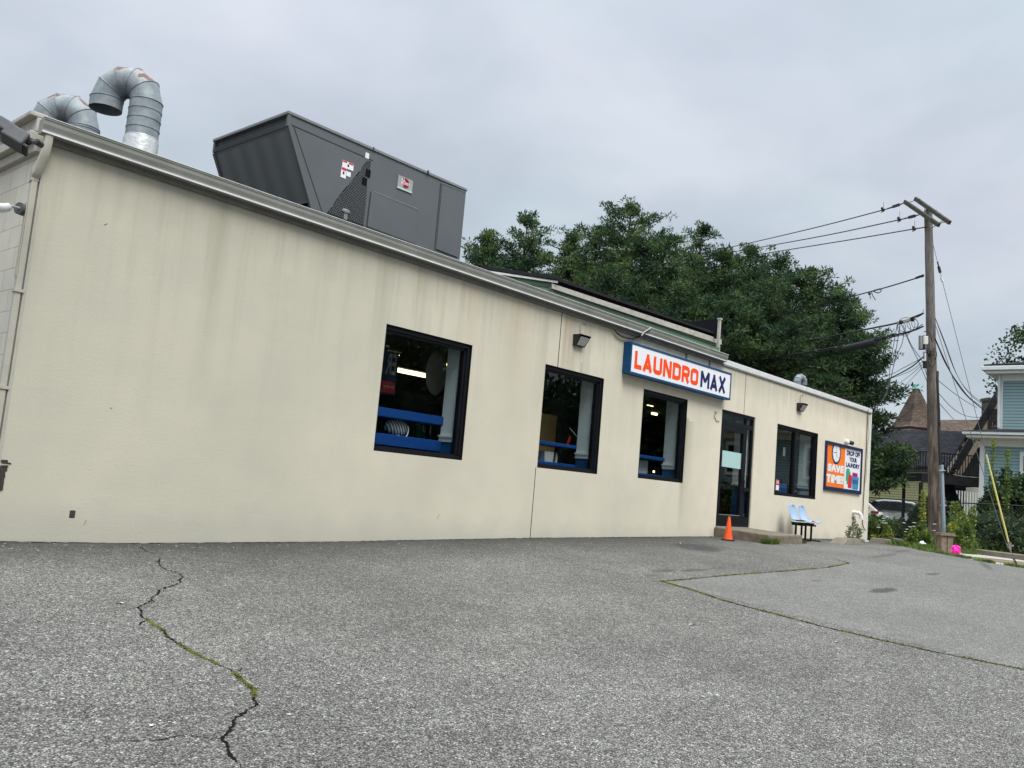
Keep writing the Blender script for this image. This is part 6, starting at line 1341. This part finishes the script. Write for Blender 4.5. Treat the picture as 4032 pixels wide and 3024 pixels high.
# plants along the verge
def vg(n,x,y,D): p=PD(*Z(n,x,y),D); return p[0],p[1]
def shrub(n,x,D,ytop,R,seed,lab,m='shrub',name='shrub',cat='shrub',group='shrubs along the verge',nn=60,per=60,lsz=.10,zc=.0,base=-.02,flat=.8,**k):
    p=PD(*Z(n,x,ytop),D); H=max(.3,p[2]-base); return broad(name,p[0],p[1],H,R,seed,lab,m,zc,nn,per,lsz,cat,group,base=base,trunk_r=.03,flat=flat,**k)
sh=[('L',100,30.5,1335,.6,51,'shrub with light leaves against the far corner of the laundromat','shrub'),
    ('L',240,31,1375,.6,52,'low dark shrub in front of the white car','maple'),
    ('L',430,31,1385,.6,53,'low shrub below the wheel of the silver car','shrub'),
    ('L',590,31,1400,.5,54,'shrub below the rear bumper of the silver car','maple'),
    ('L',810,30.5,1235,.22,55,'taller dark shrub right behind the silver car','maple'),
    ('L',905,30.3,1120,.24,56,'vine covered shrub immediately left of the pole','maple'),
    ('L',990,30,1000,.25,57,'narrow climbing shrub touching the left side of the pole','shrub'),
    ('L',1330,31,1380,.7,58,'dark shrub low behind the grey conduit','maple'),
    ('E',680,29.3,1085,.9,60,'wide dark shrub under the deck at the left of the guy wire','maple'),
    ('E',800,29,1090,1.0,61,'glossy dark shrub below the red foundation','maple'),
    ('E',930,28.6,1060,1.0,62,'dark shrub behind the foot of the yellow guard tube','maple'),
    ('E',1060,28.2,1080,1.0,63,'dark shrub right of the yellow guard tube','maple'),
    ('E',1190,27.9,1050,1.1,64,'dark shrub cut by the right picture edge','maple')]
for n_,x,D,yt,R,sd_,lab,m_ in sh: shrub(n_,x,D,yt,R,sd_,lab,m_,nn=75,per=60,lsz=.12,zc=.0,base=-.05)
# young maples before the blue house
for n_,x,D,yt,R,sd_,lab in (('E',1040,31.5,600,.85,71,'tall young maple in front of the blue house'),('E',880,31.8,800,.55,72,'thin young maple at the left corner of the blue house'),('E',1170,31.,640,.7,73,'young maple before the window of the blue house')):
    p=PD(*Z(n_,x,yt),D); broad('young_maple',p[0],p[1],p[2]+.1,R,sd_,lab,'maple',.22,85,46,.15,'tree','young maples by the blue house',base=-.1,trunk_r=.04)
rs=np.random.RandomState(99)
def sprig(n_,x,y0,y1,D,seed,lab,m,name='tall_weed',group='tall weeds on the verge',lv=26,lsz=.11,spread=.16,fl=None,r=.012,base=None,tip=None):
    rs=np.random.RandomState(seed); a=np.array(PD(*Z(n_,x,y0),D)); t_=np.array(PD(*Z(n_,x+rs.uniform(-6,6),y1),D)); zb=gz(a[0],a[1]) if base is None else base; H=t_[2]-zb
    o=empty(name,(a[0],a[1],zb),lab,'plant',group); d=(t_-a)*np.array([1,1,0]); C=[];Rr=[]
    for k in range(lv):
        t=.08+.92*k/lv; w_=spread*(1.25-t); an=rs.uniform(0,6.28); C.append((d[0]*t+math.cos(an)*w_*.7,d[1]*t+math.sin(an)*w_*.7,H*t)); Rr.append(w_*.7)
    V,F=leaves(C,Rr,16,lsz,lsz*.4,rs,flat=.7,upb=.2); npmesh('foliage',V,F,M[m],o,local=True)
    mb=MB().tube([(0,0,0),tuple(d*.5+np.array([0,0,H*.5])),tuple(d+np.array([0,0,H]))],[r,r*.8,r*.5],5); mb.build('stem',M['weed'],o,local=True)
    if tip: V,F=leaves([(d[0],d[1],H*q) for q in (.93,.97,1.0)],[.05]*3,30,.07,.03,rs,upb=.5); npmesh('flower_head',V,F,M[tip],o,local=True)
    return o
for i,(n_,x,y0,y1,D,lab,m_,kw) in enumerate((
   ('E',90,1180,770,28.6,'tall yellow green stalk between the car and the pole','yweed',dict(spread=.10)),
   ('E',455,1340,905,26.0,'tallest bright weed right of the grey conduit','weed',dict(spread=.30,lv=34)),
   ('E',530,1340,1000,26.2,'bright weed clump in the middle of the gap','yweed',dict(spread=.26,lv=34)),
   ('E',420,1360,1120,25.6,'short bright weed next to the conduit','yweed',dict(spread=.2)),
   ('E',620,1350,950,26.8,'slim bright weed before the red foundation','weed',dict(spread=.16)),
   ('E',570,1380,1150,25.8,'leafy low weed right of the pink bag','weed',dict(spread=.25,lv=34)),
   ('E',490,1420,1200,25.0,'feathery weed growing behind the pink bag','weed',dict(spread=.2,lv=30)),
   ('E',860,1330,230,29.8,'very tall thin stalk in front of the blue clapboards','weed',dict(spread=.13,tip='yweed')),
   ('E',1020,1330,345,29.6,'thin stalk in front of the blue house, right of the tallest','weed',dict(spread=.12,tip='yweed')),
   ('Q',700,560,300,25.8,'feathery weed left of the pole base','weed',dict(spread=.22,lv=34)),
   ('Q',800,575,230,26,'taller feathery weed beside the pole base','weed',dict(spread=.24,lv=36)),
   ('Q',870,570,330,25.6,'weed touching the foot of the pole','weed',dict(spread=.2,lv=30)),
   ('Q',660,545,420,25.4,'low grassy weed next to the second parking stop','grass',dict(spread=.18,lv=30)),
   ('Q',130,330,180,30,'bright weed at the far corner of the building','yweed',dict(spread=.25,lv=30)),
   ('Q',300,350,230,30,'low yellowish weed on the verge','yweed',dict(spread=.3,lv=30)))):
    sprig(n_,x,y0,y1,D,200+i,lab,m_,**kw)
# dusty weeds against the wall behind the first stop
for i,(x,y1) in enumerate(((1885,265),(1935,360),(1840,390),(1960,420))):
    sprig('N',x,520,y1,21.4+.2*i,300+i,['tallest dusty weed growing against the wall by the drain elbow','dusty weed below the drain elbow','short dusty weed left of its group at the wall','short dusty weed nearest the building corner'][i],'sage',group='dusty weeds at the wall foot',lv=14,spread=.10,lsz=.06)
# white umbels
for i,(x,y) in enumerate(((275,142),(278,177),(303,208),(268,205),(205,266),(325,118),(558,205),(700,203),(640,258),(692,253),(598,292),(578,326),(800,226),(845,240),(978,222),(970,310),(905,325),(735,470),(705,315),(830,455))):
    D=29.2-(i>13)*2.6; p=np.array(PD(*Z('Q',x,y),D)); zb=gz(p[0],p[1]); o=empty('wild_carrot',(p[0],p[1],zb),'flat white flower head on a thin stalk among the verge weeds','flower','white wild carrot flowers'); H=p[2]-zb
    r_=.055+.02*((i*7)%5)/5; MB().tube([(0,0,H-.012),(0,0,H),(0,0,H+.006)],[r_*.7,r_,r_*.6],9).build('flower_head',M['umbel'],o,local=True); MB().tube([(0,0,0),(.01,0,H-.012)],.005,4).build('stem',M['weed'],o,local=True)
# grass: lot edge tufts, verge ground cover, step tuft, pole foot
lp=densify([(e[0],e[1]) for e in edge[2:11]],.05,.05)
blades([p for i,p in enumerate(lp) if (i//6)%3 or p[1]>5.4],5200,.05,.07,'edge_grass',M['grass'],.008,kind='stuff')
g=[(26.9+random.uniform(-.9,1.4),7.6+random.uniform(-.6,1.0)) for _ in range(300)]; blades(g,9000,.12,.16,'pole_foot_grass',M['grass'],.012,kind='stuff')
q=G(*Z('N',830,625)); blades([(q[0]+random.uniform(-.18,.25),q[1]+random.uniform(.0,.06)) for _ in range(60)],1500,.03,.13,'step_grass',M['grass'],.006,kind='stuff')
q=G(*Z('N',1280,622)); blades([(q[0],q[1]+.08)],220,.03,.08,'step_corner_grass',M['grass'],.006,kind='stuff')
vp=[]
for i in range(len(ki)-1):
    a=np.array(ki[i]); b=np.array(ki[i+1]); c=np.array(off2(kerb,1.5)[i])
    for _ in range(int(60*np.linalg.norm(b-a))): t=random.random(); s=random.uniform(.15,1)**1.; vp.append(tuple(a+(b-a)*t+(c-a)*s))
vp=[p for p in vp if p[1]>0]
blades(vp,16000,.12,.14,'verge_grass',M['grass'],.012,kind='stuff')
# ground cover mass between verge and fence
C=[];rs=np.random.RandomState(5); kc=off2(kerb,2.3)
for i in range(len(kc)-1):
    a=np.array(kc[i]); b=np.array(kc[i+1])
    for _ in range(int(14*np.linalg.norm(b-a))):
        p=a+(b-a)*rs.uniform()+rs.normal(size=2)*.35
        if p[1]>-9:
            C.append((p[0]+.2,p[1]+.3,rs.uniform(-.05,.28)))
            if p[1]<5.0: C+=[(p[0]+rs.normal()*.5,p[1],rs.uniform(.2,1.5)) for _q in range(4)]
V,F=leaves(C,.28,46,.13,.07,rs,flat=.8); npmesh('ground_cover',V,F,M['shrub'],kind='stuff')
# chain link fence
fp=[(41,20.2),(36.6,16.8),(33.9,13.9),(32.0,11.6),(31.2,9.2),(30.9,6.6),(30.2,3)]
fe=empty('chain_link_fence',(32,11.6,-.1),'chain link fence with a dark top rail behind the verge shrubs','fence')
ft=lambda p: (p[0],p[1],1.36 if p[1]>8 else 1.42)
MB().tube([ft(p) for p in fp],.021,6).build('top_rail',M['bronze'],fe,smooth=True)
for a,b in zip(fp[:-1],fp[1:]): MB().tube([(a[0],a[1],-.15),(a[0],a[1],1.40)],.03,8).build('post',M['bronze'],fe)
mb=MB()
for a,b in zip(fp[1:-1],fp[2:]):
    L=math.dist(a,b); n=int(L/.11); hgt=1.45
    for k in range(-int(hgt/.11),n+1):
        for s_ in (1,-1):
            u0,u1=k*.11,k*.11+hgt; z0,z1=(0,hgt) if s_>0 else (hgt,0)
            c0,c1=max(u0,0),min(u1,L)
            if c1<=c0: continue
            f0,f1=(c0-u0)/hgt,(c1-u0)/hgt; za,zb_2=z0+(z1-z0)*f0,z0+(z1-z0)*f1; pa=(a[0]+(b[0]-a[0])*c0/L,a[1]+(b[1]-a[1])*c0/L,za-.08); pb_=(a[0]+(b[0]-a[0])*c1/L,a[1]+(b[1]-a[1])*c1/L,zb_2-.08); mb.tube([pa,pb_],.0022,3,cap=False)
mb.build('wire_mesh',M['wire_grey'],fe)

# ================================================================== parked cars
def car(loc,rz,m,lab,name='parked_car'):
    o=empty(name,loc,lab,'car','cars parked beyond the fence',rz=rz)
    # x forward, y left ; side outline of a crossover
    prof=[(-2.28,.42),(-2.30,.62),(-2.27,.88),(-2.20,1.02),(-1.95,1.22),(-1.62,1.52),(-1.35,1.62),(-.6,1.68),(.2,1.66),(.65,1.56),(1.15,1.20),(1.35,1.09),(2.0,.98),(2.25,.80),(2.32,.55),(2.28,.32),(1.85,.28)]
    def arch(cx): return [(cx+.40*math.cos(a),.34+.40*math.sin(a)) for a in np.linspace(0,PI,9)]
    low=[(q[0],max(.24,q[1])) for q in arch(1.42)]+[(.9,.24),(-.9,.24)]+[(q[0],max(.24,q[1])) for q in arch(-1.38)]+[(-1.9,.30)]
    poly=prof+low
    ys=[-.90,-.86,-.45,0,.45,.86,.90]
    def half(z): return .92 if z<.98 else .92-(z-.98)*.30
    V=[];n=len(poly)
    for s_ in (-1,-.93,.93,1):
        for x_,z_ in poly: V.append((x_*(1 if abs(s_)<1 else .985),s_*half(z_),z_ if abs(s_)<1 else z_-(.015 if z_>1 else 0)))
    F=[tuple(range(n)),tuple(range(3*n,4*n))[::-1]]+[(j*n+i,(j+1)*n+i,(j+1)*n+(i+1)%n,j*n+(i+1)%n) for j in range(3) for i in range(n)]
    MB().add(V,F).build('body',m,o,local=True,smooth=True,bevel=.02)
    win=[(-1.78,1.14),(-1.50,1.42),(-1.28,1.53),(-.6,1.59),(.2,1.57),(.60,1.48),(1.02,1.16),(.2,1.10),(-1.0,1.08)]
    for s_ in (-1,1):
        g_=MB().add([(x_,s_*(half(z_)+.006),z_) for x_,z_ in win],[tuple(range(len(win)))[::s_]]).build('side_window',M['carglass'],o,local=True)
        MB().box(-.42,-.35,s_*(half(1.3)+.002)-.004 if s_>0 else -half(1.3)-.012,s_*(half(1.3)+.002)+.012 if s_>0 else -half(1.3)+.004,1.1,1.57).build('pillar',M['carglass'],g_,local=True)
        MB().box(-2.26,-1.86,s_*.905-.02,s_*.905+.02,.90,1.02).build('tail_light',M['tail'],o,local=True,bevel=.01); MB().box(-.75,-.5,s_*.925-.01,s_*.925+.015,.93,.96).box(.35,.6,s_*.925-.01,s_*.925+.015,.93,.96).build('door_handle',m,o,local=True)
        for cx_ in (-1.38,1.42):
            w_=MB().tube([(cx_,s_*.93,.34),(cx_,s_*.70,.34)],.34,22).build('wheel',M['tyre'],o,local=True,smooth=True); MB().tube([(cx_,s_*.937,.34),(cx_,s_*.92,.34)],.21,14).build('rim',M['boxgrey'],w_,local=True)
    MB().add([(-2.215,-.72,1.02),(-2.215,.72,1.02),(-1.66,.62,1.50),(-1.66,-.62,1.50)],[(0,1,2,3)]).build('rear_window',M['carglass'],o,local=True).location=(-.012,0,.012)
    MB().prism([(-1.95,-.62,1.60),(-1.40,-.62,1.655),(-1.40,-.62,1.615),(-1.92,-.62,1.57)],(0,1.24,0)).build('spoiler',M['bronze'],o,local=True); MB().box(-2.36,-2.2,-.86,.86,.36,.58).build('bumper',m,o,local=True,bevel=.03)
    MB().box(-2.315,-2.29,-.26,.26,.70,.82).build('number_plate',M['white'],o,local=True); return o
p=PD(*Z('L',430,1290),50.5); yawv=math.atan2(Fv[1],Fv[0])
car((p[0]-.3,p[1]+.1,.06),yawv+rad(62),M['silver'],'silver crossover car with a dark tinted side, rear end to the right')
p=PD(*Z('L',60,1290),50.5); car((p[0]-1.1,p[1]+1.2,.0),yawv+rad(58),M['whitecar'],'white car mostly hidden behind the far corner, left of the silver one')
# ============ trees opposite the shop front: out of the frame, met only in the window glass
rs=np.random.RandomState(77); C=[]
for k in range(900):
    t=rs.uniform(); x=-8+t*82; y=-24-5*math.sin(t*3)+t*t*14+rs.normal()*2.2; C.append((x,y,rs.uniform(0,1)**.8*(8.5+2.0*math.sin(x*.5)+1.2*math.sin(x*1.3+1))))
V,F=leaves(C,2.1,120,.55,.35,rs,flat=.9); npmesh('far_wood',V,F,M['maple'],kind='stuff')
